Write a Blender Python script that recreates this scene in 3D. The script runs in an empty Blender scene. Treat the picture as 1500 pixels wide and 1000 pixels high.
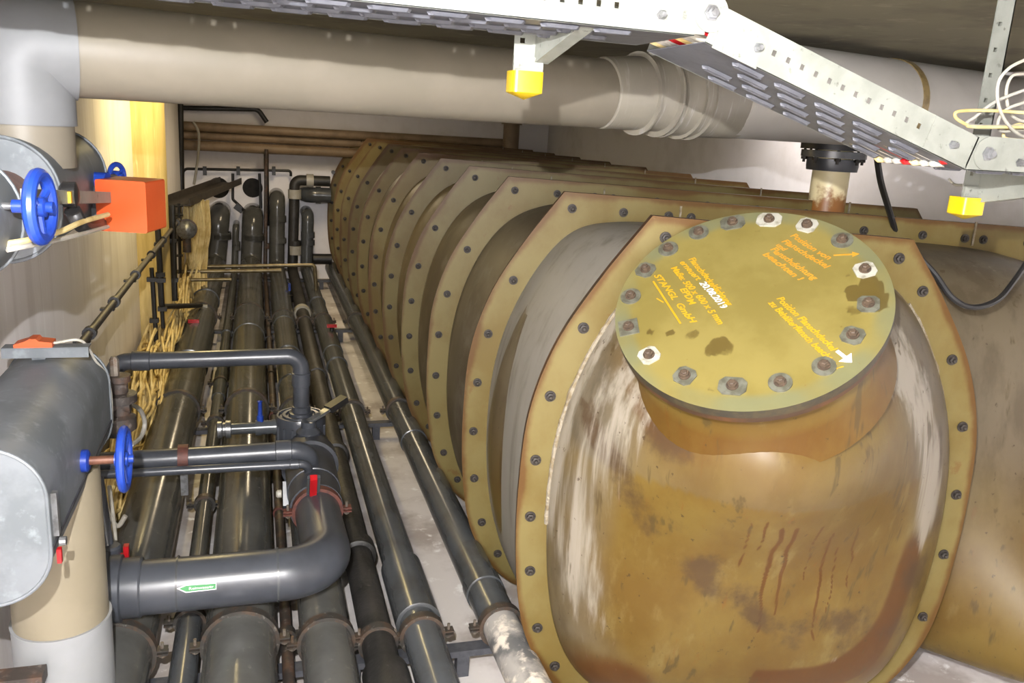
import bpy, math, random
import numpy as np
from mathutils import Vector, Matrix, noise
random.seed(7)
S = bpy.context.scene
COL = S.collection

# ------------------------------------------------------------------ camera
FPX = 1250.0
VPX, VPY = 374.0, 158.0          # vanishing point of the pipe run (photo pixels)
ROLL = math.radians(3.5)
ZC = 1.75                        # eye height above floor
_d = np.array([VPX-750, VPY-500, FPX]); _d /= np.linalg.norm(_d)
_h = np.array([math.cos(ROLL), math.sin(ROLL), 0])
_u = np.cross(_d, _h); _u /= np.linalg.norm(_u)
if _u[1] > 0: _u = -_u
_x = np.cross(_d, _u)
RW = np.array([_x, _d, _u])      # world = RW @ cam(x right, y down, z forward)
CAM = np.array([0, 0, ZC])
cd = bpy.data.cameras.new('camera'); cam = bpy.data.objects.new('camera', cd); COL.objects.link(cam)
cd.sensor_width = 36; cd.lens = 36*FPX/1500; cd.clip_start = .02
cx, cy, cz = RW@np.array([1, 0, 0]), RW@np.array([0, -1, 0]), RW@np.array([0, 0, -1])
m = Matrix.Identity(4)
for i in range(3):
    m[i][0], m[i][1], m[i][2], m[i][3] = cx[i], cy[i], cz[i], CAM[i]
cam.matrix_world = m
S.camera = cam

# ------------------------------------------------------------------ world, lights, exposure
w = bpy.data.worlds.new('world'); S.world = w; w.use_nodes = True
w.node_tree.nodes['Background'].inputs[0].default_value = (.9, .88, .85, 1)
w.node_tree.nodes['Background'].inputs[1].default_value = .010
S.view_settings.view_transform = 'Standard'; S.view_settings.look = 'None'
S.view_settings.exposure = 0.0; S.view_settings.gamma = 1.0; S.view_settings.use_curve_mapping = False

def light(name, kind, loc, energy, color, size=.05, rot=None, sy=None):
    l = bpy.data.lights.new(name, kind); l.energy = energy; l.color = color
    if kind == 'AREA':
        l.size = size
        if sy: l.shape = 'RECTANGLE'; l.size_y = sy
    else: l.shadow_soft_size = size
    o = bpy.data.objects.new(name, l); o.location = loc; COL.objects.link(o)
    if rot: o.rotation_euler = rot
    return o
FL = CAM + RW@np.array([-.08, -.190, -.02])          # flash unit of the camera
light('camera_flash', 'POINT', FL, 430, (.985, .98, 1), .006)
light('batten_lamp_light', 'AREA', (-.30, 5.15, 1.98), 20, (1, .78, .36), .08, None, 1.1)
light('rear_lamp_light', 'AREA', (.45, 7.6, 1.98), 20, (1, .80, .52), .08, None, .9)

light('added_wall_fill_light', 'AREA', (2.8, 4.4, 1.99), 7, (1, .93, .90), .08, None, .9)  # added fill to brighten the right wall, no known lamp there

def ray(x, y): return RW@np.array([x-750, y-500, FPX])
def PY(x, y, Y): v = ray(x, y); return Vector(CAM+v*(Y/v[1]))
def PZ(x, y, Z): v = ray(x, y); return Vector(CAM+v*((Z-ZC)/v[2]))
def PX(x, y, X): v = ray(x, y); return Vector(CAM+v*(X/v[0]))
def PPL(x, y, p0, n):
    v = Vector(ray(x, y)); c = Vector(CAM); return c+v*((Vector(p0)-c).dot(n)/v.dot(n))

# ------------------------------------------------------------------ materials
def lin(c):
    c = c/255.
    return c/12.92 if c <= .04045 else ((c+.055)/1.055)**2.4
def rgb(r, g, b): return (lin(r), lin(g), lin(b), 1)
def rgn(r, g, b, k=.42): return (lin(r)*k, lin(g)*k, lin(b)*k, 1)
class N:
    def __init__(s, name):
        s.m = bpy.data.materials.new(name); s.m.use_nodes = True
        s.t = s.m.node_tree; s.b = s.t.nodes['Principled BSDF']; s.tc = s.t.nodes.new('ShaderNodeTexCoord')
    def lk(s, a, b): s.t.links.new(a, b)
    def noise(s, scale, detail=4, stretch=(1, 1, 1), rough=.6, off=(0, 0, 0), dist=0):
        mp = s.t.nodes.new('ShaderNodeMapping'); mp.inputs['Scale'].default_value = stretch; mp.inputs['Location'].default_value = off
        s.lk(s.tc.outputs['Object'], mp.inputs[0])
        n = s.t.nodes.new('ShaderNodeTexNoise'); n.inputs['Scale'].default_value = scale; n.inputs['Detail'].default_value = detail
        n.inputs['Roughness'].default_value = rough; n.inputs['Distortion'].default_value = dist
        s.lk(mp.outputs[0], n.inputs['Vector']); return n.outputs['Fac']
    def ramp(s, fac, lo, hi):
        r = s.t.nodes.new('ShaderNodeMapRange'); r.inputs[1].default_value = lo; r.inputs[2].default_value = hi
        r.interpolation_type = 'SMOOTHSTEP'
        s.lk(fac, r.inputs[0]); return r.outputs[0]
    def math(s, op, a, b=None):
        n = s.t.nodes.new('ShaderNodeMath'); n.operation = op; n.use_clamp = False
        for i, v in enumerate((a, b)):
            if v is None: continue
            if isinstance(v, (int, float)): n.inputs[i].default_value = v
            else: s.lk(v, n.inputs[i])
        return n.outputs[0]
    def mix(s, a, b, fac):
        n = s.t.nodes.new('ShaderNodeMix'); n.data_type = 'RGBA'
        for v, k in ((a, 6), (b, 7)):
            if isinstance(v, tuple): n.inputs[k].default_value = v
            else: s.lk(v, n.inputs[k])
        if isinstance(fac, (int, float)): n.inputs[0].default_value = fac
        else: s.lk(fac, n.inputs[0])
        return n.outputs[2]
    def attr(s, name):
        n = s.t.nodes.new('ShaderNodeAttribute'); n.attribute_name = name; return n.outputs['Fac']
    def base(s, c):
        if isinstance(c, tuple): s.b.inputs['Base Color'].default_value = c
        else: s.lk(c, s.b.inputs['Base Color'])
        return s
    def fin(s, rough=.6, metal=0, bump=None, bs=.2, bd=.01, spec=None):
        if isinstance(rough, (int, float)): s.b.inputs['Roughness'].default_value = rough
        else: s.lk(rough, s.b.inputs['Roughness'])
        s.b.inputs['Metallic'].default_value = metal
        if spec is not None: s.b.inputs['Specular IOR Level'].default_value = spec
        if bump is not None:
            n = s.t.nodes.new('ShaderNodeBump'); n.inputs['Strength'].default_value = bs; n.inputs['Distance'].default_value = bd
            s.lk(bump, n.inputs['Height']); s.lk(n.outputs[0], s.b.inputs['Normal'])
        return s.m
def two(name, c1, c2, scale=8, lo=.4, hi=.65, rough=.6, metal=0, stretch=(1, 1, 1), bs=.15, bd=.005, detail=5, spec=None):
    n = N(name); f = n.noise(scale, detail, stretch); n.base(n.mix(c1, c2, n.ramp(f, lo, hi)))
    return n.fin(rough, metal, f, bs, bd, spec)
def three(name, c1, c2, c3, sc1=3, sc2=14, lo1=.45, hi1=.65, lo2=.55, hi2=.72, rough=.6, metal=0, st1=(1, 1, 1), st2=(1, 1, 1), bs=.15, bd=.004):
    n = N(name); f = n.noise(sc1, 5, st1); g = n.noise(sc2, 6, st2, off=(3, 7, 1))
    n.base(n.mix(n.mix(c1, c2, n.ramp(f, lo1, hi1)), c3, n.ramp(g, lo2, hi2)))
    return n.fin(rough, metal, g, bs, bd)

M = {}
M['floor'] = three('floor_concrete', rgb(206, 200, 196), rgb(164, 154, 147), rgb(232, 230, 228), 2.6, 12, .42, .62, .58, .70, rough=.8)
M['wall_left'] = three('plaster_streaked', rgb(236, 231, 229), rgb(222, 216, 213), rgb(244, 241, 239), 3, 7, st1=(1, 2.5, .25), st2=(1, 3.5, .35), rough=.85)
M['column'] = three('plaster_column', rgb(214, 192, 132), rgb(190, 166, 104), rgb(228, 210, 156), 5, 14, st1=(1, 3, .2), st2=(1, 4, .3), rough=.8)
M['wall'] = two('white_plaster', rgb(242, 239, 240), rgb(228, 224, 223), 3, .45, .75, .85)
M['ceiling'] = three('painted_concrete_ceiling', rgn(148, 139, 106), rgn(122, 113, 82), rgn(172, 163, 130), 2.5, 10, rough=.85)
M['pvc'] = three('dark_grey_pvc', rgb(72, 75, 78), rgb(61, 62, 62), rgb(98, 98, 94), 5, 40, .4, .7, .66, .8, rough=.24, bs=.03)
M['pvc_dusty'] = three('dusty_grey_pvc', rgb(82, 82, 79), rgb(70, 70, 67), rgb(104, 102, 95), 3, 26, .4, .65, .6, .8, rough=.2, bs=.03)
M['pvc_new'] = three('clean_grey_pvc', rgn(98, 102, 110), rgn(82, 85, 92), rgn(126, 130, 135), 6, 60, .4, .7, .7, .8, rough=.3, bs=.03)
M['pvc_white'] = three('chalky_pipe', rgb(150, 146, 140), rgb(92, 92, 92), rgb(206, 196, 182), 7, 16, .4, .6, .5, .65, rough=.6)
M['rubber'] = three('tarry_pipe', rgb(48, 46, 44), rgb(34, 33, 31), rgb(78, 75, 72), 8, 40, .4, .6, .62, .75, rough=.5, bs=.5, bd=.006)
M['clamp'] = three('rusty_clamp', rgb(60, 57, 53), rgb(78, 64, 53), rgb(112, 109, 102), 22, 60, .45, .6, .6, .7, rough=.55, metal=.3)
M['clamp_red'] = two('red_rust_clamp', rgb(92, 50, 40), rgb(70, 42, 36), 30, rough=.6)
M['galv'] = three('galvanised_sheet', rgn(144, 150, 156), rgn(124, 131, 136), rgn(158, 166, 172), 7, 24, .4, .6, .55, .7, rough=.5, metal=.15, bs=.04)
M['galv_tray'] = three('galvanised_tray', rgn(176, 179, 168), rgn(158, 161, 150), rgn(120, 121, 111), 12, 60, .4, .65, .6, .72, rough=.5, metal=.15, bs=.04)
M['galv_dark'] = two('galvanised_dark_shaded', rgn(118, 120, 128), rgn(100, 102, 110), 30, rough=.5, metal=.2)  # darker copy of the tray sheet, the underside's shade is in the colour
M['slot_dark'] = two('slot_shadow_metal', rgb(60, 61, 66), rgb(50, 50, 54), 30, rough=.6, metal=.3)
M['steel'] = three('bolt_steel', rgb(120, 112, 102), rgb(98, 80, 64), rgb(150, 145, 138), 40, 90, rough=.5, metal=.5)
M['nut_rust'] = two('rusty_nut', rgn(116, 96, 76), rgn(90, 74, 60), 60, rough=.6)
M['bolt_grey'] = two('grey_bolt', rgn(84, 77, 70), rgn(60, 54, 50), 60, rough=.6, spec=.3)
M['bright_steel'] = two('bright_steel', rgn(196, 198, 200), rgn(160, 160, 160), 50, rough=.35, metal=.7)
M['washer_white'] = two('pale_washer', rgn(225, 222, 206), rgn(170, 164, 140), 40, .5, .7, rough=.5)
M['washer_grey'] = two('grey_washer', rgn(150, 150, 134), rgn(118, 116, 98), 40, .4, .65, rough=.5, metal=.2)
M['beige_pipe'] = two('beige_polypropylene', rgn(156, 147, 130), rgn(148, 140, 123), 4, rough=.45, bs=.02, spec=.3)
M['grey_pipe'] = two('pale_grey_polypropylene', rgn(150, 152, 154), rgn(142, 144, 145), 4, rough=.5, bs=.02, spec=.25)
M['sleeve'] = three('sleeve_taped', rgn(180, 173, 156), rgn(168, 161, 146), rgn(212, 209, 204), 3, 12, st2=(8, .6, .6), rough=.45)
M['duct_white'] = two('off_white_polypropylene', rgn(222, 217, 208), rgn(212, 207, 197), 4, rough=.4, bs=.02)
M['beige_light'] = two('light_beige_polypropylene', rgn(186, 174, 148), rgn(178, 166, 140), 4, rough=.45, bs=.02, spec=.3)
M['white_foot'] = two('white_polypropylene', rgn(196, 198, 200), rgn(188, 190, 191), 4, rough=.45, bs=.02, spec=.3)
M['tape'] = two('sticky_tape', rgn(182, 158, 106), rgn(150, 126, 80), 40, rough=.4)
M['blue'] = three('blue_enamel', rgn(46, 88, 210), rgn(38, 72, 180), rgn(220, 225, 235), 12, 26, .4, .7, .72, .78, rough=.3)
M['orange'] = two('orange_plastic', rgn(255, 112, 54), rgn(250, 104, 48), 6, rough=.35, bs=.02)
M['yellow'] = two('yellow_plastic', rgn(255, 220, 30), rgn(255, 212, 20), 6, rough=.3, bs=.02)
M['red'] = two('red_plastic', rgn(235, 36, 44), rgn(210, 28, 36), 10, rough=.35, bs=.02)
M['copper_rust'] = two('rusty_spindle', rgn(160, 108, 84), rgn(130, 82, 62), 30, rough=.5, metal=.3)
M['black'] = two('black_rubber', rgb(30, 29, 29), rgb(22, 21, 21), 20, rough=.45)
M['dark_iron'] = three('dark_cast_iron', rgb(52, 46, 42), rgb(78, 58, 46), rgb(100, 92, 86), 18, 50, rough=.55)
M['cable'] = two('cream_cable', rgb(216, 196, 140), rgb(186, 160, 100), 10, rough=.5)
M['cable_white'] = two('white_cable', rgn(236, 231, 218), rgn(222, 216, 196), 10, rough=.45)
M['cable_grey'] = two('grey_cable', rgb(168, 164, 152), rgb(146, 140, 128), 10, rough=.45)
M['conduit'] = two('dark_conduit', rgb(62, 56, 50), rgb(46, 42, 38), 20, rough=.5)
M['brass'] = two('yellowed_tube', rgb(120, 108, 78), rgb(96, 84, 60), 20, rough=.35, metal=.4)
M['brown_pipe'] = two('brown_painted_pipe', rgb(140, 120, 96), rgb(120, 102, 80), 6, rough=.5)
M['green'] = two('green_label', rgn(76, 190, 104), rgn(68, 178, 96), 10, rough=.5)
M['white_paint'] = two('white_print', rgb(240, 240, 236), rgb(228, 228, 222), 10, rough=.6)
M['pen_yellow'] = two('yellow_paint_pen', rgn(255, 200, 30), rgn(250, 190, 24), 60, rough=.5)
M['pen_orange'] = two('orange_paint_pen', rgn(252, 184, 56), rgn(246, 172, 44), 60, rough=.5)
M['hole'] = two('core_hole_shade', rgb(34, 32, 30), rgb(22, 21, 20), 20, rough=.9)
M['sealant'] = two('white_sealant', rgn(196, 184, 160), rgn(166, 146, 110), 60, bs=1, bd=.01, rough=.8)
M['rim_rubber'] = two('gasket_rubber', rgb(40, 36, 26), rgb(58, 50, 30), 30, rough=.6)

# glass-fibre tank materials ---------------------------------------------------
n = N('grp_flange'); e = n.attr('edge'); f1 = n.noise(3.2, 6, (1, 1, .8)); f2 = n.noise(16, 6, off=(2, 1, 5)); f3 = n.noise(60, 3)
base = n.mix(rgn(152, 136, 82), rgn(138, 117, 60), n.ramp(f1, .4, .62))
rust = n.ramp(n.math('ADD', n.math('MULTIPLY', e, .62), n.math('MULTIPLY', f1, .62)), .70, .88)
base = n.mix(base, rgn(116, 76, 30), n.math('MULTIPLY', rust, .85))
spots = n.ramp(f2, .64, .72); base = n.mix(base, rgn(138, 98, 48), n.math('MULTIPLY', spots, .6))
n.base(base); M['grp_flange'] = n.fin(.45, 0, f3, .06, .004, .25)
n = N('grp_flange_edge'); f1 = n.noise(9, 5); n.base(n.mix(rgn(112, 70, 30), rgn(80, 52, 28), n.ramp(f1, .4, .6))); M['grp_edge'] = n.fin(.6)

n = N('grp_shell'); f1 = n.noise(4, 6, (1, 1, .6)); f2 = n.noise(16, 4, (1, 1, .10), off=(3, 0, 0)); f3 = n.noise(7, 6, off=(0, 5, 2))
wht = n.attr('chalk')
base = n.mix(rgn(134, 122, 98), rgn(112, 100, 78), n.ramp(f1, .4, .62))
base = n.mix(base, rgn(168, 160, 144), n.math('MULTIPLY', n.ramp(f3, .5, .68), .45))
st = n.ramp(n.math('ADD', n.math('MULTIPLY', wht, .55), n.math('MULTIPLY', f2, .6)), .5, .78)
base = n.mix(base, rgn(196, 190, 178), n.math('MULTIPLY', st, .8))
n.base(base); M['grp_shell'] = n.fin(.5, 0, f2, .06, .004, .25)

n = N('grp_dome'); wa, ba, da, ga = n.attr('chalk'), n.attr('rust'), n.attr('dark'), n.attr('grey')
f1 = n.noise(3.2, 6, (1, 1, .8)); f2 = n.noise(34, 6, (1, 1, .06)); f3 = n.noise(11, 6, (1, 1, .35), off=(4, 4, 4)); f4 = n.noise(46, 4, (1, 1, .8), off=(1, 2, 3))
base = n.mix(rgn(138, 114, 55), rgn(122, 94, 40), n.ramp(f1, .38, .62))
base = n.mix(base, rgn(158, 140, 86), n.math('MULTIPLY', n.ramp(f3, .56, .7), .5))
base = n.mix(base, rgn(138, 84, 26), n.math('MULTIPLY', n.ramp(f2, .62, .72), .45))
base = n.mix(base, n.mix(rgn(132, 120, 98), rgn(112, 100, 80), n.ramp(f3, .4, .6)), ga)
rs = n.ramp(n.math('ADD', n.math('MULTIPLY', ba, .8), n.math('MULTIPLY', f3, .4)), .42, .85)
base = n.mix(base, rgn(104, 60, 14), n.math('MULTIPLY', rs, .85))
dk = n.ramp(n.math('ADD', n.math('MULTIPLY', da, .8), n.math('MULTIPLY', f4, .4)), .5, .8)
base = n.mix(base, rgn(92, 70, 48), n.math('MULTIPLY', dk, .8))
ws = n.ramp(n.math('ADD', n.math('MULTIPLY', wa, .5), n.math('MULTIPLY', f2, .9)), .70, 1.0)
base = n.mix(base, rgn(196, 186, 168), n.math('MULTIPLY', ws, .85))
base = n.mix(base, rgn(86, 66, 42), n.math('MULTIPLY', n.ramp(f4, .66, .72), .8))
f5 = n.noise(26, 3, (1, 1, .16), off=(9, 3, 2)); base = n.mix(base, rgn(96, 78, 46), n.math('MULTIPLY', n.ramp(f5, .61, .70), .75))
n.base(base); M['grp_dome'] = n.fin(.42, 0, f3, .08, .006, .25)

n = N('grp_cover'); sa, ra = n.attr('dark'), n.attr('rim')
f1 = n.noise(5, 6); f3 = n.noise(40, 6, off=(4, 4, 4))
base = n.mix(rgn(172, 156, 88), rgn(158, 142, 76), n.ramp(f1, .4, .62))
base = n.mix(base, rgn(142, 146, 112), n.math('MULTIPLY', n.ramp(ra, .2, .9), .75))
dk = n.ramp(n.math('ADD', n.math('MULTIPLY', sa, .8), n.math('MULTIPLY', f3, .35)), .45, .75)
base = n.mix(base, rgn(104, 84, 40), n.math('MULTIPLY', dk, .8))
base = n.mix(base, rgn(150, 122, 56), n.ramp(f3, .68, .75))
n.base(base); M['grp_cover'] = n.fin(.3, 0, f3, .03, .004)

# ------------------------------------------------------------------ mesh helpers
def tag(o, label=None, cat=None, group=None, kind=None):
    if label: o['label'] = label
    if cat: o['category'] = cat
    if group: o['group'] = group
    if kind: o['kind'] = kind
    return o
def par(o, p):
    if p is None: return
    o.parent = p; o.matrix_parent_inverse = world_of(p).inverted()
def world_of(p):
    mm = p.matrix_basis.copy()
    if p.parent: mm = world_of(p.parent)@p.matrix_parent_inverse@mm
    return mm
def empty(name, loc, label, cat, group=None):
    o = bpy.data.objects.new(name, None); o.location = loc; o.empty_display_size = .05; COL.objects.link(o)
    return tag(o, label, cat, group)
def finish(me, smooth, ang=35):
    if smooth:
        me.polygons.foreach_set('use_smooth', [True]*len(me.polygons))
        me.set_sharp_from_angle(angle=math.radians(ang))
def mk(name, verts, faces, mat, parent=None, smooth=True, ang=35):
    me = bpy.data.meshes.new(name); me.from_pydata([tuple(v) for v in verts], [], faces); me.validate(); me.update()
    import bmesh
    bm = bmesh.new(); bm.from_mesh(me); bmesh.ops.recalc_face_normals(bm, faces=bm.faces); bm.to_mesh(me); bm.free()
    finish(me, smooth, ang)
    if mat: me.materials.append(M[mat] if isinstance(mat, str) else mat)
    o = bpy.data.objects.new(name, me); COL.objects.link(o); par(o, parent); return o
class MB:
    def __init__(s): s.v = []; s.f = []
    def add(s, v, f):
        k = len(s.v); s.v += [Vector(p) for p in v]; s.f += [tuple(i+k for i in q) for q in f]; return s
    def box(s, c, size, ax=None):
        c = Vector(c); ax = ax or (Vector((1, 0, 0)), Vector((0, 1, 0)), Vector((0, 0, 1)))
        h = [ax[i]*(size[i]/2) for i in range(3)]
        v = [c+h[0]*a+h[1]*b+h[2]*d for a in (-1, 1) for b in (-1, 1) for d in (-1, 1)]
        return s.add(v, [(0, 1, 3, 2), (4, 6, 7, 5), (0, 4, 5, 1), (2, 3, 7, 6), (0, 2, 6, 4), (1, 5, 7, 3)])
    def tube(s, pts, r, seg=16, cap=True, radii=None):
        pts = [Vector(p) for p in pts]; n = len(pts)
        tg = []
        for i in range(n):
            a = pts[max(i-1, 0)]; b = pts[min(i+1, n-1)]; t = (b-a); tg.append(t.normalized() if t.length > 1e-9 else Vector((0, 0, 1)))
        up = Vector((0, 0, 1)) if abs(tg[0].z) < .9 else Vector((1, 0, 0))
        x = tg[0].cross(up).normalized(); v = []
        for i in range(n):
            if i:
                ax = tg[i-1].cross(tg[i])
                if ax.length > 1e-7:
                    x = Matrix.Rotation(tg[i-1].angle(tg[i]), 3, ax.normalized())@x
            x = (x-tg[i]*x.dot(tg[i])).normalized(); y = tg[i].cross(x); rr = radii[i] if radii else r
            v += [pts[i]+(x*math.cos(a)+y*math.sin(a))*rr for a in [2*math.pi*k/seg for k in range(seg)]]
        f = [(i*seg+k, i*seg+(k+1) % seg, (i+1)*seg+(k+1) % seg, (i+1)*seg+k) for i in range(n-1) for k in range(seg)]
        if cap: f += [tuple(reversed(range(seg))), tuple((n-1)*seg+k for k in range(seg))]
        return s.add(v, f)
    def lathe(s, o, d, prof, seg=24, phase=0):
        """prof: (radius, height along d)"""
        o = Vector(o); d = Vector(d).normalized(); up = Vector((0, 0, 1)) if abs(d.z) < .9 else Vector((1, 0, 0))
        x = d.cross(up).normalized(); y = d.cross(x); v = []
        for r, h in prof:
            v += [o+d*h+(x*math.cos(a)+y*math.sin(a))*r for a in [phase+2*math.pi*k/seg for k in range(seg)]]
        n = len(prof)
        f = [(i*seg+k, i*seg+(k+1) % seg, (i+1)*seg+(k+1) % seg, (i+1)*seg+k) for i in range(n-1) for k in range(seg)]
        if prof[0][0] > 1e-6: f.append(tuple(reversed(range(seg))))
        if prof[-1][0] > 1e-6: f.append(tuple((n-1)*seg+k for k in range(seg)))
        return s.add(v, f)
    def prism(s, poly, o, ax, ay, az, h):
        o, ax, ay, az = map(Vector, (o, ax, ay, az)); k = len(poly)
        v = [o+ax*a+ay*b for a, b in poly]+[o+ax*a+ay*b+az*h for a, b in poly]
        return s.add(v, [tuple(reversed(range(k))), tuple(range(k, 2*k))]+[(i, (i+1) % k, k+(i+1) % k, k+i) for i in range(k)])
    def ring(s, c, d, r0, r1, wd, seg=24):
        return s.lathe_open(c, d, [(r0, -wd/2), (r1, -wd/2), (r1, wd/2), (r0, wd/2), (r0, -wd/2)], seg)
    def lathe_open(s, o, d, prof, seg=24):
        o = Vector(o); d = Vector(d).normalized(); up = Vector((0, 0, 1)) if abs(d.z) < .9 else Vector((1, 0, 0))
        x = d.cross(up).normalized(); y = d.cross(x); v = []
        prof = prof[:-1]; n = len(prof)
        for r, h in prof:
            v += [o+d*h+(x*math.cos(a)+y*math.sin(a))*r for a in [2*math.pi*k/seg for k in range(seg)]]
        f = [(i*seg+k, i*seg+(k+1) % seg, ((i+1) % n)*seg+(k+1) % seg, ((i+1) % n)*seg+k) for i in range(n) for k in range(seg)]
        return s.add(v, f)
    def torus(s, c, d, R, r, seg=36, sub=10):
        c = Vector(c); d = Vector(d).normalized(); up = Vector((0, 0, 1)) if abs(d.z) < .9 else Vector((1, 0, 0))
        x = d.cross(up).normalized(); y = d.cross(x); v = []
        for i in range(seg):
            a = 2*math.pi*i/seg; e = x*math.cos(a)+y*math.sin(a)
            for j in range(sub):
                b = 2*math.pi*j/sub; v.append(c+e*(R+r*math.cos(b))+d*(r*math.sin(b)))
        f = [(i*sub+j, ((i+1) % seg)*sub+j, ((i+1) % seg)*sub+(j+1) % sub, i*sub+(j+1) % sub) for i in range(seg) for j in range(sub)]
        return s.add(v, f)
    def build(s, name, mat, parent=None, smooth=True, ang=35): return mk(name, s.v, s.f, mat, parent, smooth, ang)

def fillet(pts, r, n=8):
    pts = [Vector(p) for p in pts]; out = [pts[0]]
    for i in range(1, len(pts)-1):
        a, b, c = pts[i-1], pts[i], pts[i+1]; rr = r[i-1] if isinstance(r, (list, tuple)) else r
        u = (a-b).normalized(); v = (c-b).normalized(); th = u.angle(v)
        if th > math.pi-.01: out.append(b); continue
        d = min(rr/math.tan(th/2), (a-b).length*.49, (c-b).length*.49); rr = d*math.tan(th/2)
        o = b+(u+v).normalized()*(rr/math.sin(th/2)); p, q = b+u*d-o, b+v*d-o
        ax = p.cross(q).normalized(); tot = p.angle(q)
        for k in range(n+1): out.append(o+Matrix.Rotation(tot*k/n, 3, ax)@p)
    out.append(pts[-1]); return out
def smooth_curve(pts, n=8):
    P = [Vector(p) for p in pts]; P = [P[0]*2-P[1]]+P+[P[-1]*2-P[-2]]; out = []
    for i in range(1, len(P)-2):
        for k in range(n):
            t = k/n; a, b, c, d = P[i-1:i+3]
            out.append(.5*((2*b)+(c-a)*t+(2*a-5*b+4*c-d)*t*t+(3*b-a-3*c+d)*t**3))
    out.append(P[-2]); return out
def inst(name, mesh, loc, zdir, parent, xdir=None):
    o = bpy.data.objects.new(name, mesh); COL.objects.link(o)
    z = Vector(zdir).normalized(); x = Vector(xdir) if xdir is not None else (Vector((0, 0, 1)) if abs(z.z) < .9 else Vector((1, 0, 0)))
    x = (x-z*x.dot(z)).normalized(); y = z.cross(x)
    mm = Matrix.Identity(4)
    for i in range(3): mm[i][0], mm[i][1], mm[i][2], mm[i][3] = x[i], y[i], z[i], loc[i]
    o.matrix_basis = mm; par(o, parent); return o
def proto(name, mb, mat, smooth=True):
    me = bpy.data.meshes.new(name); me.from_pydata([tuple(v) for v in mb.v], [], mb.f); me.update()
    import bmesh
    bm = bmesh.new(); bm.from_mesh(me); bmesh.ops.recalc_face_normals(bm, faces=bm.faces); bm.to_mesh(me); bm.free()
    finish(me, smooth); me.materials.append(M[mat]); return me
def setattr_f(o, name, vals):
    a = o.data.attributes.new(name, 'FLOAT', 'POINT'); a.data.foreach_set('value', np.array(vals, dtype=np.float32))
X1, Y1, Z1 = Vector((1, 0, 0)), Vector((0, 1, 0)), Vector((0, 0, 1))

# ================================================================== SETTING
ZCE = ZC+.345; WL = -.70; WR = 3.15; YB = 9.35; YF = -.6
def slab(name, lo, hi, mat):
    mb = MB(); mb.box([(a+b)/2 for a, b in zip(lo, hi)], [b-a for a, b in zip(lo, hi)]); o = mb.build(name, mat, None, False); o['kind'] = 'structure'; return o
slab('floor', (WL-.2, YF, -.15), (WR+.2, YB+.2, 0), 'floor')
slab('ceiling', (WL-.2, YF, ZCE), (WR+.2, YB+.2, ZCE+.15), 'ceiling')
slab('wall_left', (WL-.2, YF, 0), (WL, YB, ZCE), 'wall_left')
slab('wall_right', (WR, YF, 0), (WR+.2, YB, ZCE), 'wall')
wb = slab('wall_back', (WL, YB, 0), (WR, YB+.2, ZCE), 'wall')
slab('wall_front', (WL-.2, YF-.2, -.15), (WR+.2, YF, ZCE+.15), 'wall')
for px, py, r in ((320, 275, .105), (370, 275, .1), (295, 276, .045)):
    p = PY(px, py, YB-.004); MB().ring(p, Y1, r, r+.012, .01, 28).build('core_hole_rim', 'wall', wb)
    MB().lathe(p+Y1*.002, Y1, [(r, 0), (r, .002)], 28).build('core_hole', 'hole', wb)  # flat black disc, the dark inside of an open hole is painted on
mb = MB(); mb.lathe((-.86, 5.85, 0), Z1, [(.32, 0), (.32, ZCE)], 64); o = mb.build('trim_1', 'column'); o['kind'] = 'structure'
# thin pale strip under the ceiling on the near right
mb = MB(); mb.box((1.85, 1.50, ZCE-.010), (1.3, .10, .02)); o = mb.build('trim_2', 'galv_tray', None, False); o['kind'] = 'structure'

# ================================================================== STORAGE TANK
TH = math.radians(12); CU = Vector((math.cos(TH), -math.sin(TH), 0)); NW = Vector((math.sin(TH), math.cos(TH), 0))
P0 = PY(955, 312, 2.1); P0.z = 0; SP = .70; NF = 11
def TP(u, z, k, wv=0): return P0+CU*u+Y1*(SP*k)+NW*wv+Z1*z
left = [(0, 1.535), (-.124, 1.362), (-.232, 1.176), (-.295, .975), (-.311, .767), (-.309, .573), (-.292, .395), (-.259, .257), (-.187, .127), (-.08, .035), (.06, .012)]
def cr2(pts, n=6):
    q = smooth_curve([Vector((a, b, 0)) for a, b in pts], n); return [(p.x, p.y) for p in q]
def profile(w, zr):
    L = cr2(left); Rr = [(w-a, b-(1.535-zr)*max(0, min(1, b/1.5))) for a, b in L][::-1]
    return L, Rr                        # left goes down, right goes up
def resample(poly, n):
    P = np.array(poly+[poly[0]]); d = np.r_[0, np.cumsum(np.hypot(*np.diff(P, axis=0).T))]
    t = np.linspace(0, d[-1], n, endpoint=False); return np.c_[np.interp(t, d, P[:, 0]), np.interp(t, d, P[:, 1])]
def ring_profiles(w, zr, n=220, inset=.09, sm=120):
    L, Rr = profile(w, zr); outer = resample(L+Rr, n)
    # keep the two top corners sharp
    for c in ((0, 1.535), (w, zr)):
        i = np.argmin(((outer-np.array(c))**2).sum(1)); outer[i] = c
    tg = np.roll(outer, -1, 0)-np.roll(outer, 1, 0); nn = np.c_[-tg[:, 1], tg[:, 0]]; nn /= np.linalg.norm(nn, axis=1)[:, None]
    cen = outer.mean(0)
    if ((cen-outer)*nn).sum() < 0: nn = -nn
    inner = outer+nn*(inset*(.3+.7*np.clip(outer[:, 1]/.25, 0, 1)))[:, None]
    for _ in range(sm): inner = .5*inner+.25*(np.roll(inner, 1, 0)+np.roll(inner, -1, 0))
    inner = cen+(inner-cen)*1.012
    return outer, inner
MAIN = ring_profiles(1.80, 1.495); NEAR = ring_profiles(.733, 1.507)

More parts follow.
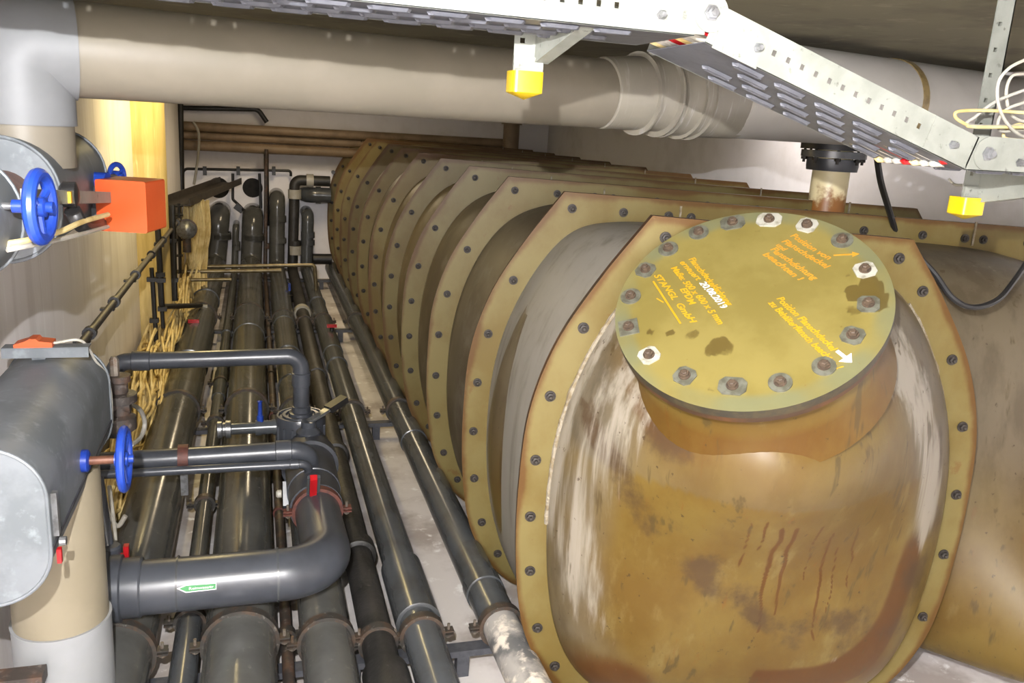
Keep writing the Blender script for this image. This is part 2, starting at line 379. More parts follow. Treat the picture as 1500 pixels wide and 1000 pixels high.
tank = empty('storage_tank', TP(.9, 0, 5), 'long yellow brown glass fibre tank of bolted ribbed sections filling the right side', 'tank')
bm_ = MB(); bm_.lathe((0, 0, 0), Z1, [(.016, 0), (.016, .003), (.010, .0035)], 14); bm_.lathe((0, 0, .003), Z1, [(.011, 0), (.011, .008), (.006, .010), (.006, .016), (.004, .018)], 6)
BOLT = proto('flange_bolt', bm_, 'bolt_grey')
FT = .026
def flange(k, prof, tops):
    outer, inner = prof; n = len(outer); mid = .25*outer+.75*inner
    v = []; f = []; e = []
    loops = [(outer, -FT/2, 1), (outer*.62+inner*.38, -FT/2, .45), (mid, -FT/2, .12), (inner, -FT/2, 0), (inner, FT/2, 0), (outer, FT/2, 1)]
    for lp, wv, ed in loops:
        v += [TP(a, b, k, wv) for a, b in lp]; e += [ed]*n
    m_ = len(loops)
    for i in range(m_):
        j = (i+1) % m_
        f += [(i*n+q, i*n+(q+1) % n, j*n+(q+1) % n, j*n+q) for q in range(n)]
    o = mk('flange', v, f, 'grp_flange', tank, True, 30); setattr_f(o, 'edge', e)
    o.data.materials.append(M['grp_edge'])
    for p in o.data.polygons:                       # outer rim faces
        if p.index >= (m_-1)*n: p.material_index = 1
    # bolts: walk down the left side, then along the top
    ctr = .55*outer+.45*inner
    def put(pt): inst('bolt', BOLT, TP(pt[0], pt[1], k, -FT/2), -NW, o)
    for z in (1.22, 1.03, .84, .66, .48, .30, .16):
        cand = [p for p in ctr if p[0] < .3]; put(min(cand, key=lambda p: abs(p[1]-z)+(0 if p[0] < .2 else 9)))
    for u in tops:
        zt = 1.535+(prof[0][np.argmin(abs(prof[0][:, 0]-u)+9*(prof[0][:, 1] < 1))][1]-1.535); put((u, zt-.055))
    return o
# main rings
for k in range(1, NF):
    tops = (.03, .21, .37, .45, .64, .86, 1.08, 1.30, 1.46, 1.53, 1.70) if k < 7 else (.03, .37, .45, .86, 1.3)
    fo = flange(k, MAIN, tops)
    for us in (.41, 1.49):                         # vertical butt joints in the top rail
        mb = MB(); mb.box(TP(us, 1.465, k, -FT/2-.003), (.007, .006, .085), (CU, NW, Z1)); mb.build('joint_strip', 'sealant', fo, False)
# nearest ring
fo = flange(0, NEAR, (.04, .70))
outer, inner = NEAR; ctr = .55*outer+.45*inner
for z in (1.36, 1.18, .97, .76, .55, .34):
    cand = [p for p in ctr if p[0] > .5]; pt = min(cand, key=lambda p: abs(p[1]-z)+(0 if p[0] > .55 else 9))
    inst('bolt', BOLT, TP(pt[0], pt[1], 0, -FT/2), -NW, fo)
idx = [i for i in range(len(inner)) if inner[i][1] > .62 and inner[i][1] < 1.33 and (inner[i][0] < .1 or inner[i][0] > .66)]
for side in (0, 1):
    pts = sorted([inner[i] for i in idx if (inner[i][0] < .37) == (side == 0)], key=lambda p: -p[1])
    if len(pts) > 4:                               # chalky bead along the inner edge
        mb = MB(); mb.tube([TP(a, b, 0, -FT/2-.002) for a, b in pts], .008, 8, True, [.005+.006*abs(noise.noise(Vector((a*30, b*30, 0))))+.002 for a, b in pts])
        mb.build('chalk_bead', 'sealant', fo)

def shell(k0, prof, chalk):
    inner = prof[1]; n = len(inner); cen = inner.mean(0); v = []; f = []; ch = []; m_ = 9
    for i in range(m_):
        t = i/(m_-1); b = 1+.035*math.sin(math.pi*t)**.7 if t not in (0, 1) else 1
        for a, z in inner:
            q = cen+(np.array((a, z))-cen)*b; v.append(TP(q[0], q[1], k0, FT/2+t*(SP*math.cos(TH)-FT))+ (Y1*SP-NW*(SP*math.cos(TH)))*t)
            ch.append(chalk)
    for i in range(m_-1): f += [(i*n+q, i*n+(q+1) % n, (i+1)*n+(q+1) % n, (i+1)*n+q) for q in range(n)]
    o = mk('shell_section', v, f, 'grp_shell', tank); setattr_f(o, 'chalk', ch); return o
shell(0, NEAR, .84)
for k in range(1, NF-1): shell(k, MAIN, .15 if k > 1 else .3)

CR = .322
vv = Vector(ray(1096, 443)); dep = FPX*2*CR/394; CC = Vector(CAM)+vv*(dep/FPX)
vr = vv.normalized()
su = Vector(RW@np.array([-math.sin(math.radians(6.5)), -math.cos(math.radians(6.5)), 0])); su = (su-vr*su.dot(vr)).normalized()
CN = (vr*-.727+su*.6866).normalized()
CX = CN.cross(Z1).normalized(); CY = CN.cross(CX)
if CX.x < 0: CX, CY = -CX, -CY
def neck_blend(p, u, z, r):
    p = p-NW*(.25*math.exp(-((u-.27)/.36)**2-((z-1.02)/.27)**2)*(1-r**6))
    q = p-CC; h = q.dot(CN); rho = (q-CN*h).length; lim = -.125
    if h > lim and rho < .50: p = p-CN*((h-lim)*(1-ss(rho, .36, .50)))
    return p
def ss(x, a, b):
    t = max(0, min(1, (x-a)/(b-a))); return t*t*(3-2*t)
def dome(k, prof, D, pw, name, cen, rings=64, neck=False, belly=0):
    inner = prof[1]; n = len(inner); cen = np.array(cen); v = []; f = []; at = []
    for i in range(rings):
        r = 1-(i/rings)**1.35
        for a, z in inner:
            q = cen+(np.array((a, z))-cen)*r; pt = TP(q[0], q[1], k, -FT/2*.5-D*(1-r**pw)**(1/pw))
            if belly: pt = pt-NW*(belly*(1-ss(q[1], .1, .95))*(1-r**6)*ss(q[0], 1.04, 1.6))
            v.append(neck_blend(pt, q[0], q[1], r) if neck and r < .995 else pt); at.append((q[0], q[1], r))
    pt = TP(cen[0], cen[1], k, -FT/4-D); v.append(neck_blend(pt, cen[0], cen[1], 0) if neck else pt); at.append((cen[0], cen[1], 0))
    for i in range(rings-1): f += [(i*n+q, i*n+(q+1) % n, (i+1)*n+(q+1) % n, (i+1)*n+q) for q in range(n)]
    f += [((rings-1)*n+q, (rings-1)*n+(q+1) % n, rings*n) for q in range(n)]
    return mk(name, v, f, 'grp_dome', tank), at
def bump(x, c, h): return max(0, 1-((x-c)/h)**2)
dm, at = dome(0, NEAR, .27, 1.9, 'manhole_dome', (.37, .72), 90, True)
chk, rst, drk, gry = [], [], [], []
for i_, (u, z, r) in enumerate(at):
    nz = noise.noise(Vector((u*6, z*2.5, 1))); n2 = noise.noise(Vector((u*3.5+3, z*2.8, 5))); n3 = noise.noise(Vector((u*9, z*9, 8)))
    qq = dm.data.vertices[i_].co-CC; rho = (qq-CN*qq.dot(CN)).length
    lft = u < .37
    if lft:
        c = .80*bump(r, .86, .15)*ss(z, .12, .5); g = .85*ss(r, .70, .86)*ss(z, .05, .35)
    else:
        c = 1.2*bump(r, .76, .15)*ss(z, .58, .78)+.35*bump(r, .62, .03)*(1-ss(z, .5, .8)); g = .7*ss(r, .58, .72)*ss(z, .55, .8)
    c += ss(r, .965, .99)*.8*ss(z, .5, .7)
    chk.append(max(0, c+.3*nz*(c > .05)))
    gry.append(max(0, min(1, g*(.8+.6*n3)+.35*bump(rho, .42, .10)*(z > .9))))
    b = 0
    if not lft: b += 1.25*bump(r, .70, .10)*(1-ss(z, .60, .80))
    for uu, z0, z1, hw in ((.295, .44, .84, .011), (.335, .50, .84, .010), (.22, .66, .85, .006), (.25, .74, .86, .006), (.455, .40, .8, .008), (.54, .58, .80, .007), (.40, .62, .84, .006), (.50, .5, .74, .005)):
        if z0 < z < z1: b += .95*max(0, 1-(abs(u-.14*(z1-z)-uu-.012*noise.noise(Vector((z*14, uu*9, 0))))/(hw*(.6+.4*(z-z0)/(z1-z0))))**2)
    b += .9*(1-ss(z, .18, .48))*max(0, n2+.12)*2+.5*bump(rho, .325, .035)*(.9+nz)
    rst.append(max(0, b))
    d = .8*bump(u, .02, .09)*bump(z, 1.04, .12)+.75*bump(rho, .445, .05)*(z < 1.05)*(.75+.8*n3)
    drk.append(max(0, d))
setattr_f(dm, 'chalk', chk); setattr_f(dm, 'rust', rst); setattr_f(dm, 'dark', drk); setattr_f(dm, 'grey', gry)
d2, at = dome(1, MAIN, .56, 3.2, 'end_dome', (.9, .62), 56, False, .52)
setattr_f(d2, 'chalk', [.35*ss(r, .80, .97)*ss(z, .6, 1.1) for u, z, r in at]); setattr_f(d2, 'grey', [.92*ss(z, .35, 1.0) for u, z, r in at])
setattr_f(d2, 'rust', [.35*(1-ss(z, .2, .7)) for u, z, r in at]); setattr_f(d2, 'dark', [.12*ss(z, .8, 1.3) for u, z, r in at])
# far end closing plate
d3, at = dome(NF-1, MAIN, -.12, 2.5, 'rear_dome', (.9, .74), 8)
for a in ('chalk', 'rust', 'dark', 'grey'): setattr_f(d3, a, [0]*len(at))

# ---- manhole
mb = MB(); prof = [(.335, -.23), (.315, -.19), (.298, -.155), (.288, -.125), (.285, -.10), (.284, -.07), (.284, -.034)]
mb.lathe(CC, CN, prof, 64)
nk = mb.build('manhole_neck', 'grp_dome', tank)
hh = [(Vector(v.co)-CC).dot(CN) for v in nk.data.vertices]
setattr_f(nk, 'grey', [0]*len(hh)); setattr_f(nk, 'rust', [.12+.45*ss(-h, .10, .16) for h in hh]); setattr_f(nk, 'chalk', [0]*len(hh)); setattr_f(nk, 'dark', [.35*bump(h, -.05, .03) for h in hh])
mb = MB(); mb.lathe(CC, CN, [(.272, -.046), (CR-.004, -.046), (CR-.004, -.027), (.272, -.027)], 72); o = mb.build('neck_flange', 'grp_edge', tank)
mb = MB(); mb.lathe(CC, CN, [(.25, -.027), (CR-.001, -.027), (CR-.001, -.019), (.25, -.019)], 72); mb.build('gasket', 'rim_rubber', tank)
# cover disc with fine rings for stains
rs = [0]+list(np.linspace(.02, 1, 40)); seg = 150; v = [CC]; f = []
for r in rs[1:]:
    v += [CC+(CX*math.cos(a)+CY*math.sin(a))*CR*r for a in [2*math.pi*i/seg for i in range(seg)]]
v += [CC-CN*.019+(CX*math.cos(a)+CY*math.sin(a))*CR for a in [2*math.pi*i/seg for i in range(seg)]]
nr = len(rs)
f += [(0, 1+i, 1+(i+1) % seg) for i in range(seg)]
f += [(1+i*seg+q, 1+i*seg+(q+1) % seg, 1+(i+1)*seg+(q+1) % seg, 1+(i+1)*seg+q) for i in range(nr-1) for q in range(seg)]
cover = mk('manhole_cover', v, f, 'grp_cover', tank, True, 40)
cover.data.materials.append(M['rim_rubber'])
for p_ in cover.data.polygons:
    if min(p_.vertices) >= 1+(nr-2)*seg: p_.material_index = 1
cover['label'] = 'round yellow cover plate with handwritten notes'
def CP(x, y): return PPL(x, y, CC, CN)
blobs = [(1272, 422, .036, 1.3), (1255, 428, .03, 1.2), (1284, 440, .03, 1), (951, 487, .011, .8), (982, 488, .014, .9), (1015, 490, .018, .6), (1056, 505, .026, .8), (1045, 512, .024, .7), (1125, 452, .012, .4), (1165, 430, .014, .35),
         (1243, 404, .010, .6), (1040, 570, .010, .6), (1062, 512, .02, .6), (960, 430, .02, .3), (1250, 455, .02, .6), (940, 415, .02, .3), (1110, 338, .01, .5)]
bl = [(CP(x, y), r, s) for x, y, r, s in blobs]; da, ra = [], []
for vt in cover.data.vertices:
    p = vt.co; q = p-CC; val = 0
    for c, r, s in bl:
        dd = (p-c).length/(r*(1+.5*noise.noise(p*45)))
        if dd < 1.25: val = max(val, s*(1-ss(dd, .7, 1.25)))
    da.append(val); ra.append(ss(q.length/CR, .80, .93)*(.7+.6*noise.noise(p*12)))
setattr_f(cover, 'dark', da); setattr_f(cover, 'rim', ra)
# cover bolts
mb = MB(); mb.lathe((0, 0, 0), Z1, [(.014, 0), (.014, .003)], 16); mb.lathe((0, 0, .003), Z1, [(.0115, 0), (.0115, .007), (.0075, .0072), (.0075, .011), (.006, .012)], 6); NUT = proto('cover_nut', mb, 'nut_rust', False)
def washer(kind, mat):
    mb = MB(); a = .024
    if kind == 'oct':
        c = .010; poly = [(-a+c, -a), (a-c, -a), (a, -a+c), (a, a-c), (a-c, a), (-a+c, a), (-a, a-c), (-a, -a+c)]
    elif kind == 'wide':
        b = a*1.3; c = .012; poly = [(-b+c, -a), (b-c, -a), (b, -a+c), (b, a-c), (b-c, a), (-b+c, a), (-b, a-c), (-b, -a+c)]
    elif kind == 'square': poly = [(-a, -a), (a, -a), (a, a), (-a, a)]
    else: poly = [(math.cos(t)*.026, math.sin(t)*.026) for t in [2*math.pi*i/24 for i in range(24)]]
    mb.prism(poly, (0, 0, 0), X1, Y1, Z1, .004); return proto('cover_washer', mb, mat, False)
WS = {(a, b): washer(a, b) for a in ('oct', 'square', 'round', 'wide') for b in ('washer_white', 'washer_grey')}
bolts = [(1070, 311, 'wide', 1), (1130, 310, 'wide', 0), (1188, 323, 'oct', 0), (1236, 351, 'round', 1), (1267, 396, 'oct', 0), (1272, 446, 'oct', 1), (1249, 492, 'oct', 1), (1207, 537, 'round', 1), (1143, 561, 'round', 1), (1073, 566, 'wide', 1),
         (1003, 551, 'oct', 1), (951, 521, 'oct', 0), (921, 480, 'square', 1), (912, 434, 'round', 1), (930, 391, 'oct', 1), (964, 355, 'round', 1), (1013, 326, 'round', 1)]
for x, y, kd, g in bolts:
    p = CP(x, y); q = p-CC
    if q.length > CR-.03: p = CC+q.normalized()*(CR-.031); q = p-CC
    wsh = inst('washer', WS[(kd, 'washer_grey' if g else 'washer_white')], p, CN, cover, CN.cross(q))
    inst('nut', NUT, p+CN*.004, CN, cover, q)
# handwriting
def text_mesh(name, body, p_a, p_b, nrm, cap, mat, parent, shear=.25, jit=.12, thick=.0008, bold=.0):
    cu = bpy.data.curves.new(name, 'FONT'); cu.body = body; cu.size = 1; cu.shear = shear; cu.offset = bold; cu.resolution_u = 3
    ob = bpy.data.objects.new(name, cu); COL.objects.link(ob)
    dg = bpy.context.evaluated_depsgraph_get(); me0 = ob.evaluated_get(dg).to_mesh()
    V = [v.co.copy() for v in me0.vertices]; F = [tuple(p.vertices) for p in me0.polygons]
    ob.evaluated_get(dg).to_mesh_clear(); bpy.data.objects.remove(ob); bpy.data.curves.remove(cu)
    x0 = min(v.x for v in V); x1 = max(v.x for v in V)
    p_a, p_b = Vector(p_a), Vector(p_b); L = (p_b-p_a).length; ax = (p_b-p_a).normalized(); ay = nrm.cross(ax).normalized()
    adj = {}
    for fc in F:
        for a in fc: adj.setdefault(a, set()).update(fc)
    isl = {}
    for s_ in range(len(V)):
        if s_ in isl: continue
        st = [s_]; isl[s_] = s_
        while st:
            a = st.pop()
            for b in adj.get(a, ()):
                if b not in isl: isl[b] = s_; st.append(b)
    grp = {}
    for i, g in isl.items(): grp.setdefault(g, []).append(i)
    sx = L/(x1-x0); sy = cap/.72; out = [None]*len(V)
    for g, ids in grp.items():
        c = sum((V[i] for i in ids), Vector())/len(ids); a = random.uniform(-jit, jit); dy = random.uniform(-.06, .06)
        for i in ids:
            q = Matrix.Rotation(a, 3, 'Z')@(V[i]-c)+c; out[i] = p_a+ax*((q.x-x0)*sx)+ay*((q.y-.32+dy)*sy)+nrm*thick
    return mk(name, out, F, mat, parent, False)
T = [('Flanschdeckeldichtung', (1012, 378), (1071, 447), 'pen_yellow', .0165), ('erneuert', (999, 383), (1025, 410), 'pen_yellow', .0165), ('20.08.2019', (1028, 413), (1062, 451), 'white_paint', .0165),
     ('Maße: 500 x 600 x 5 mm', (986, 391), (1058, 474), 'pen_yellow', .0165), ('EPDM', (1000, 422), (1016, 446), 'pen_yellow', .0165), ('STANGL  GmbH', (962, 402), (1017, 473), 'pen_yellow', .0165),
     ('Position von', (1160, 344), (1216, 379), 'pen_orange', .0165), ('Flanschdeckel', (1148, 352), (1214, 392), 'pen_orange', .0165), ('und', (1139, 358), (1151, 367), 'pen_orange', .014),
     ('Flanschdichtung', (1131, 364), (1196, 409), 'pen_orange', .0165), ('beachten !', (1120, 371), (1175, 410), 'pen_orange', .0165),
     ('Position Flanschdeckel', (1141, 436), (1224, 513), 'pen_yellow', .0165), ('zu Behälterflansch beachten !', (1128, 442), (1231, 540), 'pen_yellow', .0165)]
for body, a, b, mt, cap in T: text_mesh('lettering', body, CP(*a), CP(*b), CN, cap, mt, cover, bold=.012 if mt == 'white_paint' else .026)
def stroke(a, b, wd, mat, head=0, name='pen_stroke'):
    p, q = CP(*a), CP(*b); ax = (q-p).normalized(); ay = CN.cross(ax); L = (q-p).length
    poly = [(0, -wd/2), (L-head, -wd/2)]+([(L-head, -wd*2.2), (L, 0), (L-head, wd*2.2)] if head else [])+[(L-head, wd/2), (0, wd/2)]
    mb = MB(); mb.prism(poly, p+CN*.0002, ax, ay, CN, .0008); mb.build(name, mat, cover, False)
stroke((957, 412), (997, 474), .0045, 'pen_yellow'); stroke((962, 437), (972, 443), .003, 'pen_yellow')
stroke((1221, 374), (1259, 372), .004, 'pen_orange', .016, 'pen_arrow'); stroke((1226, 514), (1248, 531), .008, 'white_paint', .02, 'pen_arrow')

# ---- riser pipe on tank top with grey flange collar
rb = PY(1207, 322, 3.22); rb.z = 1.46; rt = Vector((rb.x-.0, rb.y, ZC+.14))
o = empty('vent_riser', rb, 'cream vertical riser with rust-stained foot and dark grey flange collar on the tank', 'pipe')
n = N('riser_paint'); f1 = n.noise(14, 5); g = n.t.nodes.new('ShaderNodeSeparateXYZ'); n.lk(n.tc.outputs['Object'], g.inputs[0])
st = n.ramp(n.math('ADD', n.math('MULTIPLY', f1, .30), n.math('SUBTRACT', 1.66, g.outputs[2])), .24, .32)
n.base(n.mix(rgb(226, 212, 168), rgb(140, 92, 44), st)); M['riser'] = n.fin(.4)
MB().tube([rb, rt], .078, 28).build('pipe', 'riser', o)
mb = MB(); mb.lathe((rb.x, rb.y, 1.655), Z1, [(.085, -.02), (.105, -.02), (.108, .0), (.108, .03), (.09, .03)], 32); mb.build('collar', 'pvc_new', o)
fl = MB().lathe((rb.x, rb.y, 1.69), Z1, [(.09, 0), (.135, 0), (.135, .028), (.09, .028)], 32).build('flange', 'pvc', o)
MB().lathe((rb.x, rb.y, 1.722), Z1, [(.09, 0), (.14, 0), (.14, .03), (.09, .03)], 32).build('flange', 'black', o)
for i in range(8):
    a = 2*math.pi*i/8+.3; p = Vector((rb.x+.12*math.cos(a), rb.y+.12*math.sin(a), 1.665))
    MB().lathe(p, Z1, [(.006, 0), (.006, .11)], 8).lathe(p+Z1*.012, Z1, [(.013, 0), (.013, .012)], 6).build('bolt', 'bolt_grey', fl)

# ================================================================== FLOOR PIPES
def clamp(parent, c, d, r, side=None, mat='clamp', ears=2):
    """pipe clamp ring with bolted ears, round axis d"""
    c = Vector(c); d = Vector(d).normalized()
    sd = Vector(side) if side is not None else d.cross(Z1).normalized()
    g = MB().ring(c, d, r-.001, r+.011, .032, 32).build('clamp_ring', mat, parent)
    for s_ in ((-1, 1) if ears == 2 else (1,)):
        p = c+sd*s_*(r+.024); up = d.cross(sd)
        MB().box(p+up*.006, (.032, .03, .005), (sd, d, up)).build('clamp_ear', mat, g, False)
        MB().box(p-up*.006, (.032, .03, .005), (sd, d, up)).build('clamp_ear', mat, g, False)
        MB().lathe(p-up*.028, up, [(.005, 0), (.005, .05)], 8).lathe(p+up*.009, up, [(.010, 0), (.010, .009)], 6).build('clamp_bolt', 'steel', g)
    return g
def coupling(parent, a, b, r, mat='pvc', name='coupling'):
    a, b = Vector(a), Vector(b); d = (b-a).normalized(); L = (b-a).length
    return MB().lathe(a, d, [(r*.90, 0), (r, .004), (r, L*.5), (r, L-.004), (r*.90, L)], 32).build(name, mat, parent)
YS = (2.36, 4.5, 6.65, 8.75)                        # the supporting channels
def floor_pipe(name, X, r, label, mat, ytop, riser=None, couplings=(), clamps=(0, 1, 2), zc=None, cat='pipe', start=1.2, extra=(), cmat='pvc', rings=()):
    z = zc if zc else .10+r
    e = empty(name, (X, 2.4, z), label, cat, 'grey pipes along the floor')
    pts = [(X, start, z), (X, ytop, z)]
    if riser:
        kind, zt, xx = riser
        if kind == 'wall': pts += [(xx, ytop, zt), (xx, YB, zt)]
        elif kind == 'up': pts += [(xx, ytop, zt)]
        elif kind == 'right': pts += [(xx, ytop, zt), (.72, ytop, zt)]
    MB().tube(fillet(pts, max(r*1.25, .03), 9), r, 28).build('pipe', mat, e)
    for a, b, k in couplings: coupling(e, (X, a, z), (X, b, z), r*k, cmat)
    for i in clamps: clamp(e, (X, YS[i], z), Y1, r*1.0)
    for y_, m_ in rings: MB().ring((X, y_, z), Y1, r-.002, r+.007, .02, 32).build('joint_ring', m_, e)
    if riser and kind == 'wall':
        MB().ring((xx, ytop, zt-.20), Z1, r-.002, r+.008, .06, 28).build('socket', mat, e)
    if riser: MB().ring((pts[1][0]*.0+riser[2], ytop, z+.28), Z1, r-.002, r+.008, .05, 28).build('socket', mat, e)
    return e
Yr = 9.0
p1 = floor_pipe('drain_pipe', -.41, .104, 'wide dark grey pipe nearest the left wall, beside the cable tangle', 'pvc_dusty', Yr, ('wall', .70, -.36), [(5.3, 6.15, 1.08)], (0, 1, 2), rings=[(5.45, 'pvc'), (6.0, 'pvc'), (7.2, 'pvc')])
p2 = floor_pipe('drain_pipe', -.226, .032, 'slim grey pipe between the two widest floor pipes', 'pvc_dusty', Yr, ('wall', .58, -.205), [(1.9, 2.62, 1.25), (4.9, 5.4, 1.2)], (), rings=[(6.4, 'pvc'), (5.6, 'pvc')])
for y_ in (2.62, 3.5, 4.5, 5.2): clamp(p2, (-.226, y_, .132), Y1, .032*(1.22 if y_ < 2.7 else 1))
p3 = floor_pipe('drain_pipe', -.065, .103, 'widest middle floor pipe with a brass-like glint along its top', 'pvc_dusty', Yr, ('wall', .69, -.04), [(6.0, 6.75, 1.06)], (0, 1, 2), rings=[(6.15, 'pvc')])
p4 = floor_pipe('drain_pipe', .072, .0185, 'thin purplish pipe running beside the widest middle pipe', 'dark_iron', Yr, ('up', 1.36, .10), [], (), rings=[(3.4, 'clamp_red'), (4.6, 'clamp_red'), (5.4, 'clamp'), (6.3, 'clamp')])
for y_ in (2.5, 4.1, 5.9): clamp(p4, (.072, y_, .1185), Y1, .0185)
p5 = floor_pipe('drain_pipe', .186, .077, 'grey floor pipe running underneath the red handled valve', 'pvc_dusty', Yr, ('wall', .88, .20), [(6.45, 7.4, 1.08)], (0, 1, 2), rings=[(4.95, 'pvc'), (5.6, 'pvc')])
p6 = floor_pipe('drain_pipe', .345, .052, 'rough tar-black pipe with lumpy collars right of the valve', 'rubber', Yr, ('right', 1.07, .37), [(2.05, 2.2, 1.32), (2.9, 2.98, 1.3), (3.9, 3.95, 1.25), (5.2, 5.26, 1.2)], (0, 2), cmat='rubber')
MB().ring((.345, 7.0, .152), Y1, .045, .068, .09, 28).build('white_collar', 'cable_white', p6)
MB().ring((.37, Yr, .36), Z1, .045, .066, .09, 28).build('white_collar', 'cable_white', p6)
MB().ring((.37, Yr, .93), Z1, .045, .066, .09, 28).build('white_collar', 'cable_white', p6)
MB().ring((.52, Yr, 1.07), X1, .045, .066, .07, 28).build('white_collar', 'cable_white', p6)
p7 = floor_pipe('drain_pipe', .485, .062, 'glossy grey floor pipe with a swollen socket, second from the tank', 'pvc', Yr, ('wall', .72, .50), [(2.42, 2.78, 1.18), (5.7, 6.6, 1.10)], (0, 1, 2), rings=[(5.4, 'pvc'), (7.3, 'pvc')])
p8 = floor_pipe('drain_pipe', .745, .064, 'grey floor pipe hugging the foot of the tank', 'pvc', 9.1, None, [(2.55, 2.62, 1.08), (4.0, 4.06, 1.08)], (0, 1, 2), start=2.37)
MB().tube([(.745, 1.2, .164), (.745, 2.372, .164)], .061, 28).build('chalky_length', 'pvc_white', p8)
# floor channels that carry the clamps
for i, y_ in enumerate(YS):
    lab = ['grey support channel under the nearest pipe clamps', 'grey support channel under the second row of pipe clamps', 'grey support channel under the third row of pipe clamps', 'grey support channel by the back wall under the risers'][i]
    e = empty('support_channel', (.1, y_, 0), lab, 'channel', 'floor channels under the pipes')
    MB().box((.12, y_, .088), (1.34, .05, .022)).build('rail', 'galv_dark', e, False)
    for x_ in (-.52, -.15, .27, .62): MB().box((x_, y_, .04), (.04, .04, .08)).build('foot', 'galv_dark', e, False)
# small valves sitting on the pipes in the back
def mini_valve(px, py, Yv, label, hmat, rad=.03):
    p = PY(px, py, Yv); e = empty('vent_valve', p, label, 'valve')
    MB().lathe(p-Z1*.05, Z1, [(rad*.7, 0), (rad*.7, .03), (rad, .032), (rad, .07), (rad*.6, .075), (rad*.6, .10)], 14).build('body', 'black', e)
    MB().box(p+Z1*.065, (.07, .02, .022)).build('handle', hmat, e, False)
    MB().lathe(p+Z1*.0, -Y1, [(rad*.5, 0), (rad*.5, .05), (rad*.8, .05), (rad*.8, .065)], 10).build('spout', 'black', e)
mini_valve(297, 461, 6.55, 'small black vent valve with pale tab on top of the wide left pipe', 'cable_white')
mini_valve(284, 484, 6.0, 'small black valve with red handle on top of the wide left pipe', 'red')
mini_valve(486, 490, 6.1, 'small dark valve with red handle on the far glossy pipe', 'red', .026)
p = PY(424, 432, 7.6); e = empty('vent_valve', p, 'small black valve with blue handle on the far middle pipe', 'valve')
MB().lathe(p-Z1*.06, Z1, [(.03, 0), (.03, .06), (.022, .065), (.022, .1)], 14).build('body', 'black', e); MB().box(p+Z1*.06, (.022, .02, .09)).build('handle', 'blue', e, False)
p = PY(418, 452, 7.1); o = MB().prism([(-.045, -.10), (.04, -.10), (.045, .10), (-.03, .10)], p+Z1*.02, X1, Y1, Z1, .002).build('paper_tag', 'cable_white', None, False); tag(o, 'pale paper tag stuck on the far middle floor pipe', 'tag')

# ================================================================== BACK WALL SERVICES
def tube_thing(name, pts, r, mat, label, cat='pipe', group=None, fr=None, seg=12):
    o = MB().tube(fillet(pts, fr if fr else r*2.2, 6), r, seg).build(name, mat); return tag(o, label, cat, group)
for i, (y_, lab) in enumerate(((186, 'uppermost of three brown pipes high on the back wall'), (199, 'middle one of three brown pipes high on the back wall'), (214, 'lowest of three brown pipes high on the back wall'))):
    a = PY(267, y_-2, 9.1); z = a.z-.0
    o = MB().tube([(-.69, 9.1-.06*(i == 0), z), (2.62, 9.1-.06*(i == 0), z)], (.045, .042, .05)[i], 18).build('heating_pipe', 'brown_pipe'); tag(o, lab, 'pipe', 'brown pipes on the back wall')
p = PY(747, 195, 9.0); e = empty('drop_pipe', (p.x, 9.0, 1.3), 'short brown vertical pipe at the end of the wall pipes', 'pipe')
MB().tube([(p.x, 8.95, 1.2), (p.x, 8.95, ZCE)], .085, 20).build('pipe', 'brown_pipe', e); MB().ring((p.x, 8.95, 1.78), Z1, .08, .11, .08, 20).build('socket', 'brown_pipe', e)
tube_thing('conduit', [PY(264, 150, 8.9), PY(266, 292, 8.9)], .028, 'black', 'black upright conduit in the left corner by the back wall', 'conduit')
tube_thing('conduit', [PY(267, 158, 9.2), PY(378, 160, 9.2), PY(391, 179, 9.2)], .024, 'black', 'black conduit bending above the brown wall pipes', 'conduit', fr=.08)
e = empty('wall_rail', PY(345, 249, 9.25), 'thin black sampling tube with clips along the back wall', 'tube')
MB().tube(fillet([PY(268, 290, 9.25), PY(268, 247, 9.25), PY(426, 250, 9.25), PY(426, 258, 9.25)], .05, 6), .014, 10).build('tube', 'black', e)
for x_ in (300, 349, 401): MB().box(PY(x_, 250, 9.26), (.035, .06, .085)).build('clip', 'black', e, False)
for (pts, lab) in (((PY(341, 254, 9.24), PY(341, 292, 9.24), PY(352, 302, 9.2), PY(358, 309, 9.1)), 'thin black tube dropping from the wall tube to the middle riser'),
                   ((PY(380, 254, 9.24), PY(382, 305, 9.2)), 'thin short black tube dropping beside the right wall hole'),
                   ((PY(390, 222, 9.15), PY(391, 330, 9.1)), 'dark upright tube in the middle of the back wall')):
    tube_thing('sampling_tube', pts, .014 if 'upright' not in lab else .024, 'black', lab, 'tube')
o = MB().box(PY(350, 305, 9.16), (.09, .05, .06), (Vector((.8, 0, -.6)), Y1, Vector((.6, 0, .8)))).build('tube_filter', 'black', None, False); tag(o, 'small black inline fitting on the tube by the middle riser', 'fitting')
e = empty('elbow_pipe', PY(447, 285, 9.1), 'dark grey elbow pipe leaving the back wall towards the tank', 'pipe')
pa = PY(447, 285, 9.05); MB().tube(fillet([(pa.x, YB, pa.z), (pa.x, 9.05, pa.z), (.73, 9.05, pa.z)], .1, 8), .078, 24).build('pipe', 'pvc', e)
MB().ring((pa.x+.13, 9.05, pa.z), X1, .07, .088, .05, 24).build('socket', 'pvc', e)
pa = PY(468, 381, 8.9); tube_thing('cross_pipe', [(pa.x-.06, 8.98, pa.z), (.74, 8.98, pa.z)], .055, 'black', 'short black pipe crossing low behind the tank corner', 'pipe')
tube_thing('wall_stub', [PY(488, 252, YB), PY(488, 252, 9.1)], .02, 'black', 'tiny black stub on the back wall beside the tank', 'stub')

